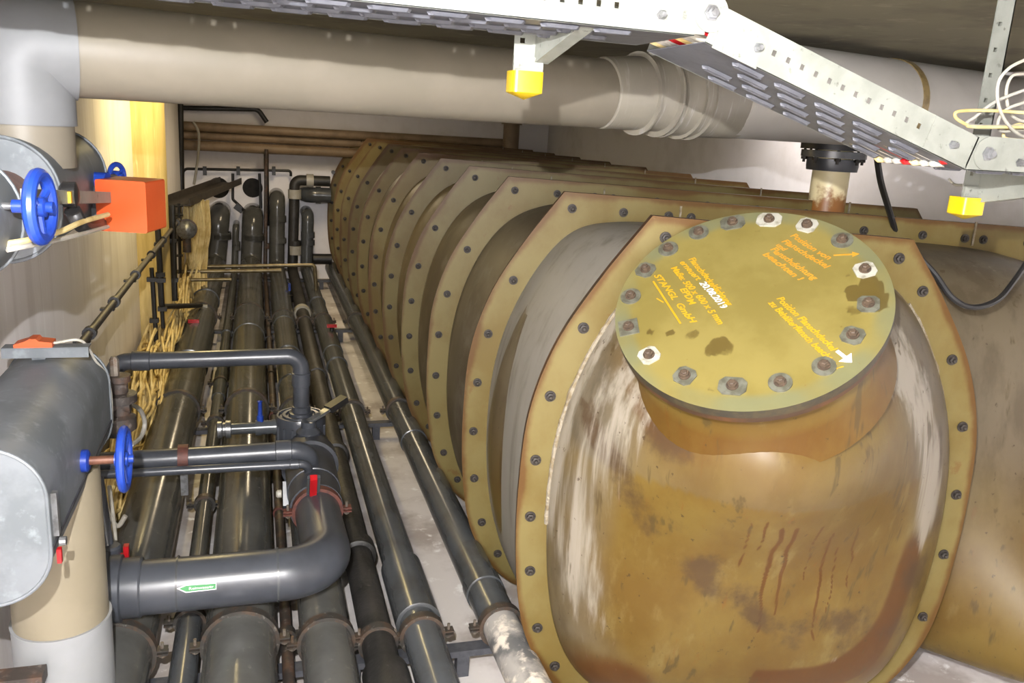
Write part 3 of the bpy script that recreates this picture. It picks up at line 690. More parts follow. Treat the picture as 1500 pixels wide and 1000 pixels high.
# thin horizontal instrument tubes
Yt = 7.6
tube_thing('copper_tube', [PY(268, 345, Yt), PY(266, 391, Yt), PY(461, 388, Yt), PY(463, 425, Yt)], .016, 'brass', 'longest thin brassy tube crossing over the far pipes', 'tube', 'brassy tubes over the far pipes', .03)
tube_thing('copper_tube', [PY(247, 335, Yt-.3), PY(250, 398, Yt-.3), PY(412, 396, Yt-.3)], .017, 'brass', 'thin brassy tube just in front of the longest crossing tube', 'tube', 'brassy tubes over the far pipes', .03)
tube_thing('copper_tube', [PY(266, 398, Yt-.4), PY(267, 410, Yt-.4), PY(339, 409, Yt-.4)], .014, 'brass', 'shortest brassy tube below the two crossing tubes', 'tube', 'brassy tubes over the far pipes', .03)
def wall_tube(pts, r, lab, clips):
    e = empty('instrument_tube', pts[-1], lab, 'tube', 'dark tubes by the column'); MB().tube(fillet(pts, .03, 6), r, 10).build('tube', 'black', e)
    for c in clips: MB().box(c, (.05, .035, .025)).build('clip', 'black', e, False)
Yw = 5.3
wall_tube([PY(231, 330, Yw), PY(237, 449, Yw), PY(294, 447, 6.5)], .017, 'dark tube down the column bending to the vent valve', [PY(233, 358, Yw), PY(235, 402, Yw), PY(236, 410, Yw)])
wall_tube([PY(237, 449, Yw), PY(239, 480, Yw)], .012, 'short dark tail tube hanging below the bent tube', [PY(238, 452, Yw)])
wall_tube([PY(222, 392, Yw), PY(229, 500, Yw)], .013, 'thin dark tube on the column, left of the bent one', [PY(222, 409, Yw), PY(226, 469, Yw)])
wall_tube([PY(252, 300, Yw+.6), PY(256, 440, Yw+.6)], .02, 'dark upright tube between the column and the cable curtain', [PY(253, 352, Yw+.6), PY(255, 410, Yw+.6)])
tube_thing('tube_link', [PY(221, 409, Yw), PY(237, 411, Yw)], .010, 'black', 'tiny link tube joining two dark tubes on the column', 'tube')
# wall rail on brackets
e = empty('handrail', PX(118, 505, -.54), 'dark pipe on brackets running along the left wall past the column', 'rail')
ra, rb_ = PX(112, 512, -.53), PX(262, 322, -.53); rdir = (rb_-ra).normalized()
MB().tube([ra, rb_], .014, 14).build('pipe', 'conduit', e)
for t in (.06, .2, .37, .54, .70, .85, .95):
    p = ra.lerp(rb_, t); xw = p.x-.05
    b = MB().box(((p.x+xw)/2, p.y, p.z-.028), (abs(p.x-xw), .03, .01)).build('bracket', 'black', e, False)
    MB().ring(p, rdir, .013, .022, .03, 14).build('clip', 'black', b)

# cable frame and curtain in the back left corner
e = empty('cable_ladder', PY(285, 300, 7.4), 'dark sloping cable trough above the hanging cable curtain', 'trough')
a, b = PY(258, 300, 7.0), PY(338, 268, 8.9); dr = (b-a).normalized(); sd = dr.cross(Z1).normalized(); up = sd.cross(dr)
MB().box((a+b)/2, ((b-a).length, .20, .012), (dr, sd, up)).build('base_plate', 'conduit', e, False)
for s_ in (-1, 1): MB().box((a+b)/2+sd*.10*s_+up*.025, ((b-a).length, .008, .06), (dr, sd, up)).build('side_rail', 'conduit', e, False)
e = empty('cable_rack', PY(262, 340, 7.0), 'dark rung rack holding cables beside the column', 'rack')
for x_ in (245, 262): MB().tube([PY(x_, 298, 6.9), PY(x_+2, 400, 6.9)], .012, 8).build('upright', 'black', e)
for y_ in (302, 315, 330, 352, 375): MB().tube([PY(240, y_, 6.9), PY(268, y_-1, 6.9)], .010, 8).build('rung', 'black', e)
p = PY(273, 336, 6.8); e = empty('pressure_gauge', p, 'shiny round gauge with brass rim by the cable curtain', 'gauge')
MB().lathe(p, -Y1, [(.055, 0), (.068, .01), (.068, .04), (.06, .046), (.04, .062), (0, .07)], 28).build('dome', 'bright_steel', e)
MB().lathe(p+Y1*.01, -Y1, [(.05, -.05), (.075, -.03), (.075, .0)], 20).build('housing', 'dark_iron', e); MB().tube([p-Z1*.06, p-Z1*.17], .03, 12).build('stem', 'dark_iron', e)

rnd = random.Random(3)
def cable_curve(pts, r, mb, jit, n=6, seg=6):
    q = [Vector(p)+Vector((rnd.gauss(0, jit), rnd.gauss(0, jit), rnd.gauss(0, jit*.6))) for p in pts]
    mb.tube(smooth_curve(q, n), r, seg)
mb = MB()                                           # uncountable tangle of installation cables
for i in range(46):                                 # curtain
    x0 = 266+rnd.random()*40; yy = 7.3+rnd.random()*.35; x1 = 256+rnd.random()*44
    cable_curve([PY(x0, 294, yy), PY(x0+rnd.uniform(-3, 3), 340, yy), PY(x0*.7+x1*.3, 390, yy), PY(x1, 440, yy-.2), PY(x1-6, 470, 6.6)], .009, mb, .008)
for i in range(120):                                 # run along the wall towards the viewer
    X0 = rnd.uniform(-.65, -.51); ph = rnd.random()*6; y0 = rnd.uniform(6.0, 7.2); y1 = rnd.uniform(2.6, 4.2)
    pts = []
    for j in range(9):
        t = j/8; yv = y0+(y1-y0)*t; pts.append((max(WL+.06, min(-.50, X0+.045*math.sin(ph+t*9)+rnd.gauss(0, .015))), yv, .03+(.42*(1-t)**.6+.10)*rnd.random()*1.0))
    cable_curve(pts, .0075, mb, .012)
tag(mb.build('cable_tangle', 'cable'), 'tangled mass of cream cables hanging and running along the left wall', 'cables', None, 'stuff')
def cable_thing(pts, r, mat, lab, group=None, n=10):
    return tag(MB().tube(smooth_curve(pts, n), r, 8).build('cable', mat), lab, 'cable', group)
cable_thing([PY(188, 590, 3.0), PY(205, 600, 3.1), PY(212, 620, 3.15), PY(206, 640, 3.1), PY(192, 652, 3.0)], .008, 'cable_white', 'loose white cable loop beside the rusty valve by the wall')
cable_thing([PY(247, 470, 6.2), PY(262, 462, 6.3), PY(285, 450, 6.5), PY(293, 446, 6.55)], .009, 'cable', 'cream cable arching from the tangle to the vent valve')
cable_thing([PY(147, 705, 2.9), PY(158, 750, 2.8), PY(172, 770, 2.8), PY(184, 755, 2.8)], .008, 'cable_grey', 'pale grey cable loop hanging above the red tap')
cable_thing([PY(160, 712, 2.9), PY(166, 760, 2.8), PY(169, 792, 2.75)], .007, 'cable_grey', 'straight pale grey cable dropping to the red tap')
cable_thing([PY(283, 178, 9.0), PY(291, 195, 9.0), PY(290, 230, 9.0), PY(284, 270, 9.0)], .012, 'cable_white', 'pale cable hanging down the back wall by the corner')

# ================================================================== VALVE LINE
vl = empty('valve_line', (.19, 3.1, .25), 'raised grey plastic elbow and valve line over the floor pipes', 'pipe')
z4 = .395; y4 = 2.40; r4 = .078
MB().tube(fillet([(-.39, y4, z4-.004), (.20, y4, z4), (.19, 2.92, z4-.018)], .135, 12), r4, 36).build('elbow_pipe', 'pvc_new', vl)
MB().lathe((-.385, y4, z4), X1, [(.07, -.03), (.096, -.03), (.096, .0), (.086, .004), (.086, .05), (.082, .055)], 36).build('end_socket', 'pvc_new', vl)
MB().ring((.045, y4, z4), X1, r4-.002, r4+.003, .006, 36).build('weld_seam', 'pvc', vl)
MB().ring((-.235, y4, z4), X1, r4-.002, r4+.002, .005, 36).build('weld_seam', 'pvc', vl)
lb = MB()                                           # green arrow label wrapped on the pipe front
la, lbp = PY(260, 862, y4-r4), PY(317, 858, y4-r4)
def on_pipe(px, py):
    v = Vector(ray(px, py)); c = Vector(CAM); a_ = v.y**2+v.z**2; b_ = 2*((c.y-y4)*v.y+(c.z-z4)*v.z); q_ = (c.y-y4)**2+(c.z-z4)**2-(r4+.0012)**2
    t = (-b_-math.sqrt(max(0, b_*b_-4*a_*q_)))/(2*a_); return c+v*t
def patch(pix, mat, name, lift):
    pts = [on_pipe(*p) for p in pix]
    for p in pts:
        d_ = Vector((0, p.y-y4, p.z-z4)).normalized(); p += d_*lift
    return mk(name, pts, [tuple(range(len(pts)))], mat, vl, False)
patch([(259, 862), (272, 856), (317, 853), (317, 863), (272, 868)], 'white_paint', 'arrow_label', 0)
patch([(262, 862), (273, 857.5), (316, 854.3), (316, 861.8), (273, 866.5)], 'green', 'label_field', .0006)
pa, pb = on_pipe(277, 861.5), on_pipe(313, 858.5); nn = Vector((0, pa.y-y4, pa.z-z4)).normalized()
text_mesh('label_text', 'Reinwasser', pa, pb, nn, .0075, 'white_paint', vl, 0, 0, .0014)
clamp(vl, (.192, 2.85, z4-.015), Y1, r4, None, 'clamp_red')
# valve body
MB().lathe((.19, 2.87, z4-.018), Y1, [(.08, 0), (.094, .002), (.094, .14), (.098, .142), (.098, .38), (.112, .382), (.112, .46), (.098, .462), (.092, .6), (.078, .62)], 36).build('valve_body', 'pvc_new', vl)
vb = MB().lathe((.165, 3.50, .30), Z1, [(.098, 0), (.104, .02), (.104, .20), (.098, .215), (.09, .215), (.088, .207), (.076, .207), (.074, .217), (.062, .217), (.06, .209), (.05, .209), (.048, .225), (.036, .228)], 40).build('union_cap', 'pvc_new', vl)
for i in range(7):
    a = math.pi*(.15+.7*i/6)*-1; MB().box((.165+.105*math.cos(a), 3.50+.105*math.sin(a), .40), (.008, .012, .16)).build('grip_rib', 'pvc_new', vb, False)
MB().prism([(-.05, 0), (.03, -.045), (.10, 0), (.03, .045)], (.10, 3.12, .33), -Z1, Y1, X1*-1, .02).build('side_lug', 'pvc_new', vl, False)
MB().lathe((.075, 3.12, .33), X1*-1, [(.016, 0), (.016, .014), (.010, .02)], 14).build('lug_bolt', 'cable_grey', vl)
hd = MB().box(PY(459, 711, 2.80), (.024, .022, .085), (X1, Vector((0, .8, .6)), Vector((0, -.45, .9)).normalized())).build('handle', 'red', vl, False); hd['label'] = 'red lever handle'
MB().box(PY(459, 712, 2.82), (.045, .012, .10), (X1, Vector((0, .8, .6)), Vector((0, -.45, .9)).normalized())).build('handle_recess', 'pvc', vl, False)
# metal lever, lying right-upwards
a, b = PY(452, 618, 3.35), PY(504, 584, 3.45)
lv = MB().box((a+b)/2, ((b-a).length, .03, .012), ((b-a).normalized(), (b-a).normalized().cross(Z1).normalized(), ((b-a).normalized().cross(Z1)).normalized().cross((b-a).normalized()))).build('lever', 'bright_steel', vl, False); lv['label'] = 'steel lever with black grip'
MB().box(a.lerp(b, .78), ((b-a).length*.48, .045, .026), ((b-a).normalized(), (b-a).normalized().cross(Z1).normalized(), ((b-a).normalized().cross(Z1)).normalized().cross((b-a).normalized()))).build('grip', 'black', lv, False)
MB().lathe(a-Z1*.08, Z1, [(.05, 0), (.05, .04), (.03, .06), (.03, .085)], 18).build('stem', 'pvc_new', lv)
# blue-tapped side outlet
so = empty('hose_outlet', PY(360, 630, 3.5), 'small dark outlet with blue tap and metal hose coupling', 'valve')
a, b = PY(322, 629, 3.50), PY(420, 624, 3.50); dx = (b-a).normalized(); L = (b-a).length
MB().lathe(a+dx*.045, dx, [(.024, 0), (.024, L*.36), (.034, L*.36), (.034, L*.44), (.030, L*.44), (.030, L*.62), (.034, L*.62), (.034, L*.7), (.024, L*.7), (.024, L-.045)], 22).build('pipe', 'pvc', so)
MB().lathe(a-dx*.012, dx, [(.030, 0), (.036, .004), (.036, .02), (.030, .024), (.030, .034), (.038, .036), (.038, .055), (.024, .058)], 12).build('hose_coupling', 'bright_steel', so)
c_ = a.lerp(b, .60); MB().lathe(c_+Z1*.02, Z1, [(.014, 0), (.014, .03), (.010, .035), (.008, .09), (.012, .095), (.0, .10)], 12).build('tap', 'blue', so)
# overhead cross pipes
def cross_pipe(name, pts, r, lab, fr, socks=(), mat='pvc_new'):
    e = empty(name, pts[0], lab, 'pipe'); MB().tube(fillet(pts, fr, 10), r, 26).build('pipe', mat, e)
    for c, d_, L_ in socks: MB().lathe(Vector(c)-Vector(d_).normalized()*L_/2, d_, [(r*.95, 0), (r*1.14, .003), (r*1.14, L_-.003), (r*.95, L_)], 26).build('socket', mat, e)
    return e
Yh = 3.50
hA, hB = PY(166, 530, Yh), PY(441, 521, Yh)
cross_pipe('cross_pipe', [(hA.x, Yh-.02, hA.z-.30), (hA.x, Yh, hA.z), (hB.x, Yh, hB.z), (hB.x, Yh, .50)], .034, 'highest grey cross pipe dropping into the round valve cap', .055,
           [((hA.x+.10, Yh, hA.z+.002), X1, .07), ((hB.x, Yh, hB.z-.10), Z1, .06), ((hB.x, Yh, .53), Z1, .05)])
Yh = 3.05
hA, hB = PY(196, 674, Yh), PY(452, 659, Yh)
e = cross_pipe('cross_pipe', [(-.62, Yh, hA.z-.005), (hB.x, Yh, hB.z), (hB.x+.01, Yh+.10, hB.z-.22)], .037, 'thicker of the two low paired grey cross pipes at the red clip', .06, [((hB.x-.09, Yh, hB.z-.001), X1, .06)])
pc = PY(269, 670, Yh); g = MB().ring(pc, X1, .036, .048, .035, 24).build('pipe_clip', 'clamp_red', e); MB().box(pc-Z1*.10, (.025, .03, .08)).build('clip_tail', 'bright_steel', g, False)
Yh = 2.98
hA, hB = PY(200, 692, Yh), PY(452, 679, Yh)
cross_pipe('cross_pipe', [(-.62, Yh, hA.z), (hB.x, Yh, hB.z), (hB.x, Yh+.05, hB.z-.10)], .0155, 'thinner of the two low paired grey cross pipes', .03, [((hB.x-.05, Yh, hB.z), X1, .035)])

# ================================================================== LEFT VERTICAL LINE: pipes, jackets, wheels
VX, VY = -.478, 2.10
ZT = ZC+.098; RT = .10
DA = math.radians(14.5); DD = Vector((math.cos(DA), math.sin(DA), 0)); DN = Vector((-math.sin(DA), math.cos(DA), 0)); D0 = Vector((VX, VY, 0))
def along(px, py): return (PPL(px, py, D0, DN)-D0).dot(DD)
def DP(t, z): return D0+DD*t+Z1*z
tp = empty('ventilation_duct', DP(1.0, ZT), 'large cream duct pipe crossing under the ceiling with white elbow', 'pipe')
s885 = along(885, 150); s1060 = along(1062, 170); s1310 = along(1308, 100); sel = along(101, 90); sEnd = (WR-VX)/DD.x+.05
RM, R2 = .106, .160; ZM = ZC+RM; ZT2 = ZC+R2-.004
MB().tube([DP(sel-.01, ZT), DP(s885-.02, ZT+.004)], RT, 48).build('duct_length', 'beige_pipe', tp)
MB().tube(fillet([DP(0, ZT-.16), DP(0, ZT), DP(sel+.012, ZT)], .13, 14), RT+.006, 48).build('elbow', 'grey_pipe', tp)
L_ = s1060-s885+.04
MB().lathe(DP(s885-.02, ZT+.006), DD+Z1*.06, [(RT-.002, 0), (RT+.004, .004), (RT+.006, .06), (RT+.012, .20), (RT+.022, .25), (RT+.024, .27), (RT+.034, .34), (RT+.042, L_)], 48).build('taped_sleeve', 'sleeve', tp)
MB().lathe(DP(s1060-.03, ZT2), DD, [(R2-.03, 0), (R2-.006, .012), (R2, .03), (R2, sEnd-s1060+.03)], 48).build('wide_duct_length', 'duct_white', tp)
for dx_ in (.12, .20, .22, .29, .33): MB().ring(DP(s885+dx_, ZT+.006+.06*dx_), DD+Z1*.06, RT, RT+.014+dx_*.085, .007, 48).build('tape_edge', 'sleeve', tp)
MB().ring(DP(s1310, ZT2), DD, R2-.001, R2+.003, .035, 48).build('tape_band', 'tape', tp)
MB().tube([(VX, VY, 1.60), (VX, VY, ZT-.10)], RT, 48).build('upper_stub', 'beige_pipe', tp)
lp = empty('down_pipe', (VX, VY, 0), 'thick cream vertical pipe with white elbow foot under the lower metal jacket', 'pipe')
MB().tube([(VX, VY, .45), (VX, VY, .9)], .107, 48).build('pipe', 'beige_light', lp)
MB().tube(fillet([(VX, VY, .50), (VX, VY, .16), (VX-.05, 1.2, .16)], .16, 14), .112, 48).build('elbow', 'white_foot', lp)
MB().ring((VX, VY, .50), Z1, .106, .1135, .006, 48).build('seam', 'white_foot', lp)

def rrect(x0, x1, z0, z1, r, n=10):
    out = []
    for cx_, cz_, a0 in ((x1-r, z1-r, 0), (x0+r, z1-r, 90), (x0+r, z0+r, 180), (x1-r, z0+r, 270)):
        out += [(cx_+r*math.cos(math.radians(a0+90*i/n)), cz_+r*math.sin(math.radians(a0+90*i/n))) for i in range(n+1)]
    return out
def jacket(e, poly, y0, y1, name, mat='galv', lip=True):
    o = MB().prism(poly, (0, y0, 0), X1, Z1, Y1, y1-y0).build(name, mat, e, True, 40)
    if lip:
        for y_ in (y0, y1):
            k = len(poly); c = sum((Vector((a, 0, b)) for a, b in poly), Vector())/k
            MB().tube([Vector((c.x+(a-c.x)*1.005, y_, c.z+(b-c.z)*1.005)) for a, b in poly+[poly[0]]], .004, 8, False).build('seam_bead', mat, o)
    return o
def wheel(e, c, d, R, rt, tilt=0):
    c = Vector(c); d = Vector(d).normalized(); up = Z1; sd = d.cross(up).normalized()
    rim = MB().torus(c, d, R, rt, 40, 10).build('rim', 'blue', e)
    for i in range(3):
        a = 2*math.pi*i/3+.5; q = sd*math.cos(a)+up*math.sin(a); MB().tube([c-d*.004, c+q*R*.95], rt*.62, 8).build('spoke', 'blue', e)
    MB().lathe(c-d*.02, d, [(.016, 0), (.016, .028), (.009, .03), (.009, .04)], 16).build('hub', 'blue', e)
# lower jacket
lj = empty('valve_jacket', (VX, VY, .8), 'lower galvanised sheet jacket around the valve above the cream down pipe', 'jacket')
lo_poly = rrect(-.63, -.388, .80, 1.118, .105)
o = jacket(lj, lo_poly, 1.66, 2.40, 'sheet_shell')
MB().box((-.387, 2.03, .905), (.004, .74, .006)).build('split_seam', 'slot_dark', lj, False)
MB().box((-.384, 1.70, .965), (.012, .016, .09)).build('latch', 'bright_steel', lj, False)
MB().lathe((-.38, 1.70, .905), X1, [(.009, 0), (.009, .012)], 10).build('latch_knob', 'bright_steel', lj)
MB().box((-.382, 1.70, .875), (.008, .012, .03)).build('latch_tongue', 'red', lj, False)
ws_ = empty('valve_handwheel', PX(182, 672, -.30), 'blue handwheel on a rusty spindle at the lower jacket', 'handwheel')
wc = PX(182, 672, -.30); ga = PX(122, 677, -.388)
wheel(ws_, wc, X1, .068, .0095)
MB().lathe((-.392, wc.y, wc.z), X1, [(.022, 0), (.026, .003), (.026, .016), (.02, .02)], 20).build('gland', 'blue', ws_); MB().tube([(-.38, wc.y, wc.z), (wc.x, wc.y, wc.z)], .010, 12).build('spindle', 'copper_rust', ws_)
# channel and orange box on the lower jacket
ch = empty('mounting_channel', (-.5, 2.2, 1.12), 'short galvanised channel lying on top of the lower jacket', 'channel')
ca, cb = PY(2, 518, 2.25), PY(130, 518, 2.25)
ztop = 1.118
for dz_, sz in ((.012, (cb.x-ca.x, .004, .024)),): MB().box(((ca.x+cb.x)/2, 2.25, ca.z), sz).build('front_web', 'galv', ch, False)
MB().box(((ca.x+cb.x)/2, 2.27, ca.z+.012), (cb.x-ca.x, .04, .003)).build('top_flange', 'galv', ch, False)
MB().box(((ca.x+cb.x)/2-.02, 2.28, (ca.z+1.10)/2-.01), (.03, .03, ca.z-1.10+.02)).build('standoff', 'galv', ch, False)
oc = PY(53, 509, 2.27)
o = MB().prism([(-.045, 0), (.04, 0), (.04, .012), (.01, .016), (.005, .022), (-.01, .022), (-.02, .016), (-.045, .008)], (oc.x, 2.25, ca.z+.0135), X1, Z1, Y1, .045).build('position_sensor', 'orange', None, False); tag(o, 'flat orange sensor box lying on the small channel', 'sensor')
cable_thing([(oc.x+.04, 2.27, ca.z+.02), (oc.x+.10, 2.28, ca.z+.022), PY(140, 528, 2.36), PY(155, 548, 2.40), PY(162, 575, 2.42), PY(164, 620, 2.42)], .0035, 'cable_white', 'thin white cable from the flat orange sensor over the jacket edge')
# rusty flanged valve stub behind jacket
rv = empty('rusty_valve', PY(178, 590, 2.75), 'dark rusty valve stub between the lower jacket and the wall', 'valve')
c_ = PY(176, 592, 2.75)
MB().lathe(c_-Z1*.09, Z1, [(.03, 0), (.045, .01), (.045, .05), (.03, .06), (.03, .10), (.05, .10), (.05, .125), (.026, .13), (.026, .16), (.034, .165), (.034, .185)], 18).build('body', 'dark_iron', rv)
MB().lathe(c_-X1*.10, X1, [(.035, 0), (.035, .06), (.06, .06), (.06, .08), (.03, .08), (.03, .13)], 18).build('flange', 'dark_iron', rv)
MB().lathe(c_+Z1*.095-X1*.01, Z1, [(.014, 0), (.014, .05), (.008, .06)], 8).build('bolt', 'steel', rv)
# upper jackets
uj = empty('valve_jacket', (VX, VY, 1.45), 'upper galvanised sheet jacket below the white duct elbow', 'jacket')
up_poly = rrect(-.62, -.385, 1.415, 1.665, .11)
jacket(uj, up_poly, 1.95, 2.52, 'sheet_shell')
fj = empty('end_jacket', (VX-.02, 1.5, 1.42), 'small galvanised end jacket at the left edge beside the upper blue handwheel', 'jacket')
jacket(fj, rrect(-.60, -.385, 1.435, 1.655, .105), 1.35, 1.64, 'sheet_shell')
MB().lathe((VX-.01, 1.64, 1.545), Y1, [(.055, 0), (.055, .31)], 28).build('rusty_core', 'copper_rust', fj)
uw = empty('valve_handwheel', PX(58, 302, -.335), 'larger chipped blue handwheel in front of the upper jacket', 'handwheel')
wc = PX(59, 303, -.335); wheel(uw, wc, Vector((1, -.10, 0)), .052, .0105)
MB().tube([(-.40, wc.y, wc.z), (wc.x, wc.y, wc.z)], .006, 12).build('spindle', 'bright_steel', uw)
MB().lathe((wc.x-.04, wc.y, wc.z), X1, [(.011, 0), (.011, .022)], 12).build('spindle_nut', 'blue', uw)
ac = empty('valve_actuator', PX(198, 298, -.30), 'bright orange actuator box on a grey bar by the upper jacket', 'actuator')
c_ = PX(193, 299, -.30); yaw_ = math.radians(16)
ax_ = (Vector((math.cos(yaw_), -math.sin(yaw_), 0)), Vector((math.sin(yaw_), math.cos(yaw_), 0)), Z1)
def rbox(c, size, ax, r, name, mat, parent):
    poly = rrect(-size[0]/2, size[0]/2, -size[2]/2, size[2]/2, r, 4)
    return MB().prism(poly, Vector(c)-ax[1]*size[1]/2, ax[0], ax[2], ax[1], size[1]).build(name, mat, parent, True, 50)
rbox(c_, (.122, .12, .125), ax_, .006, 'cover_box', 'orange', ac)
b0, b1 = PX(36, 288, -.365), PX(160, 289, -.345)
MB().box((b0+b1)/2, (.012, (b1-b0).length, .026), ((b1-b0).normalized().cross(Z1).normalized(), (b1-b0).normalized(), Z1)).build('bar', 'galv_tray', ac, False)
q = b0.lerp(b1, .38)+X1*.0085; MB().box(q, (.006, .012, .022)).build('yellow_sticker', 'yellow', ac, False)
lg = c_-ax_[0]*.075; MB().lathe(lg+Z1*.01, ax_[0], [(.03, -.05), (.034, -.04), (.034, .02)], 18).build('gear_neck', 'galv_dark', ac)
MB().box(lg-Z1*.03, (.03, .05, .06), ax_).build('base_block', 'galv', ac, False); MB().lathe(lg+Vector((-.03, 0, -.005)), -ax_[0], [(.012, 0), (.012, .012)], 12).build('red_plug', 'red', ac)
bh = c_+Vector((-.075, .03, .052)); MB().lathe(bh, ax_[0], [(.022, -.04), (.022, .02)], 16).build('motor_can', 'blue', ac)
bc = PX(104, 285, -.36); MB().lathe(bc-Y1*.0-X1*.02, X1, [(.018, 0), (.026, .006), (.026, .03), (.012, .034)], 12).build('coupler', 'black', ac)
MB().tube(smooth_curve([bc-Z1*.03, bc+Vector((.01, .05, -.07)), lg-Z1*.05], 6), .016, 10).build('linkage', 'black', ac)
cable_thing([PX(158, 314, -.33), PX(120, 325, -.34), PX(88, 339, -.35), PX(40, 352, -.37), PX(10, 357, -.39)], .0055, 'cable', 'upper cream cable from the orange actuator back under the handwheel')
cable_thing([PX(158, 332, -.33), PX(118, 343, -.34), PX(80, 352, -.35), PX(35, 361, -.37), PX(10, 366, -.39)], .0045, 'cable_white', 'lower pale cable from the orange actuator back under the handwheel')
sw = empty('valve_handwheel', PY(171, 252, 2.7), 'small blue handwheel peeping out above the orange box', 'handwheel'); wheel(sw, PY(171, 258, 2.75), Vector((1, -.5, 0)), .034, .0075)
MB().tube([PY(171, 258, 2.75), (-.45, 2.50, PY(171, 258, 2.75).z)], .008, 8).build('spindle', 'steel', sw)
# grey sampling pipe with red tap
st = empty('drain_tap', PY(160, 800, 2.62), 'slim grey pipe with red cross tap beside the cream down pipe', 'tap')
a, b = PY(143, 700, 2.62), PY(163, 835, 2.5); MB().tube([a, b], .017, 16).build('pipe', 'pvc_new', st)
c_ = PY(163, 812, 2.52); MB().lathe(c_-Z1*.035, Z1, [(.026, 0), (.03, .005), (.03, .06), (.024, .066)], 18).build('body', 'pvc_new', st)
MB().lathe(c_+X1*.01, Vector((1, -.5, 0)), [(.008, 0), (.008, .035)], 10).build('tap_stem', 'red', st); MB().box(c_+Vector((.045, -.02, 0)), (.014, .022, .075)).build('tap_handle', 'red', st, False)
o = MB().box((WL+.02, 5.2, .28), (.04, .07, .11)).build('junction_box', 'cable_grey', None, False); tag(o, 'small grey junction box low on the left wall', 'box')
o = MB().lathe((-.30, 1.7, .10), Z1, [(.02, 0), (.02, .12)], 6)
tag(MB().box(PZ(30, 994, .45), (.10, .05, .03)).build('steel_offcut', 'dark_iron', None, False), 'dark metal bracket end in front of the white elbow foot', 'bracket')

# ================================================================== CABLE TRAY
TY0, TY1 = 1.25, 1.46; TH_ = .060
tr = empty('cable_tray', (.6, 1.35, ZC), 'perforated galvanised cable tray stepping down across the top right', 'tray')
pA0, pA1 = Vector((-.75, 0, ZC+.153)), Vector((.645, 0, ZC+.146)); pB1 = Vector((1.20, 0, ZC-.032)); pC1 = Vector((2.3, 0, ZC-.034))
def panel_grid(name, o, ax, ay, az, L, H, holes, th, mat, parent):
    xs = sorted({0, L, *[h for q in holes for h in (q[0], q[1])]}); ys = sorted({0, H, *[h for q in holes for h in (q[2], q[3])]})
    def inside(x, y): return any(a < x < b and c < y < d for a, b, c, d in holes)
    cells = {(i, j) for i in range(len(xs)-1) for j in range(len(ys)-1) if not inside((xs[i]+xs[i+1])/2, (ys[j]+ys[j+1])/2)}
    V = {}; vl_ = []; F = []
    def vid(i, j, s_):
        if (i, j, s_) not in V: V[(i, j, s_)] = len(vl_); vl_.append(o+ax*xs[i]+ay*ys[j]+az*(s_*th))
        return V[(i, j, s_)]
    for i, j in cells:
        F.append((vid(i, j, 0), vid(i+1, j, 0), vid(i+1, j+1, 0), vid(i, j+1, 0))); F.append((vid(i, j, 1), vid(i, j+1, 1), vid(i+1, j+1, 1), vid(i+1, j, 1)))
        for (di, dj), (a, b) in (((-1, 0), ((i, j), (i, j+1))), ((1, 0), ((i+1, j+1), (i+1, j))), ((0, -1), ((i+1, j), (i, j))), ((0, 1), ((i, j+1), (i+1, j+1)))):
            if (i+di, j+dj) not in cells: F.append((vid(*a, 0), vid(*b, 0), vid(*b, 1), vid(*a, 1)))
    return mk(name, vl_, F, mat, parent, False)
def tray_run(a, b, h0, h1, slots):
    a, b = Vector(a), Vector(b); ax = (b-a).normalized(); L = (b-a).length; ay = Vector((-ax.z, 0, ax.x))
    hs = []; x = h0
    while x < h1: hs.append((x, x+.0075, .027, .036)); x += .0285
    for yy, nm in ((TY0, 'side_panel'), (TY1, 'side_panel')):
        panel_grid(nm, Vector((a.x, yy, a.z)), ax, ay, Y1, L, TH_, hs if hs else [], .0015, 'galv_tray', tr)
    # bottom with embossed slots
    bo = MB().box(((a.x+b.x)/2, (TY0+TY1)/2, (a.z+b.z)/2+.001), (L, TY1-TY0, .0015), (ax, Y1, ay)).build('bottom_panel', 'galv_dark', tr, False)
    em = MB(); so_ = MB(); x = slots[0]; row = 0
    while x < slots[1]:
        for r_ in range(4):
            yy = TY0+.030+.050*r_; xx = x+(.0425 if r_ % 2 else 0)
            if xx+.06 > slots[1]+.02: continue
            c = a+ax*(xx+.033)+Y1*(yy)-ay*.0005; c.y = yy; hl, hw = .029, .008
            top = [(-hl, 0), (-hl+.006, -hw), (hl-.006, -hw), (hl, 0), (hl-.006, hw), (-hl+.006, hw)]
            k = len(em.v); P_ = [c+ax*u*1.10+Y1*v_*1.5 for u, v_ in top]+[c+ax*u+Y1*v_*.8-ay*.0048 for u, v_ in top]+[c+ax*u*.9+Y1*v_*.35-ay*.0030 for u, v_ in top]
            em.add(P_, [(i, (i+1) % 6, 6+(i+1) % 6, 6+i) for i in range(6)]+[(6+i, 6+(i+1) % 6, 12+(i+1) % 6, 12+i) for i in range(6)])
            so_.add([c+ax*u*.9+Y1*v_*.36-ay*.0030 for u, v_ in top], [(0, 1, 2, 3, 4, 5)])  # closed dark faces, the shade of open slots is in their colour
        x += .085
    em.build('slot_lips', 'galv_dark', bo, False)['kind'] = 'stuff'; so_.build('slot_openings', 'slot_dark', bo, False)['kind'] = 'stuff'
    return ax, ay
tray_run(pA0, pA1, .12, 1.26, (.05, 1.30))
axB, ayB = tray_run(pA1+Vector((.02, 0, -.008)), pB1, .115, .47, (.07, .52))
tray_run(pB1, pC1, .25, 1.0, (.05, 1.0))
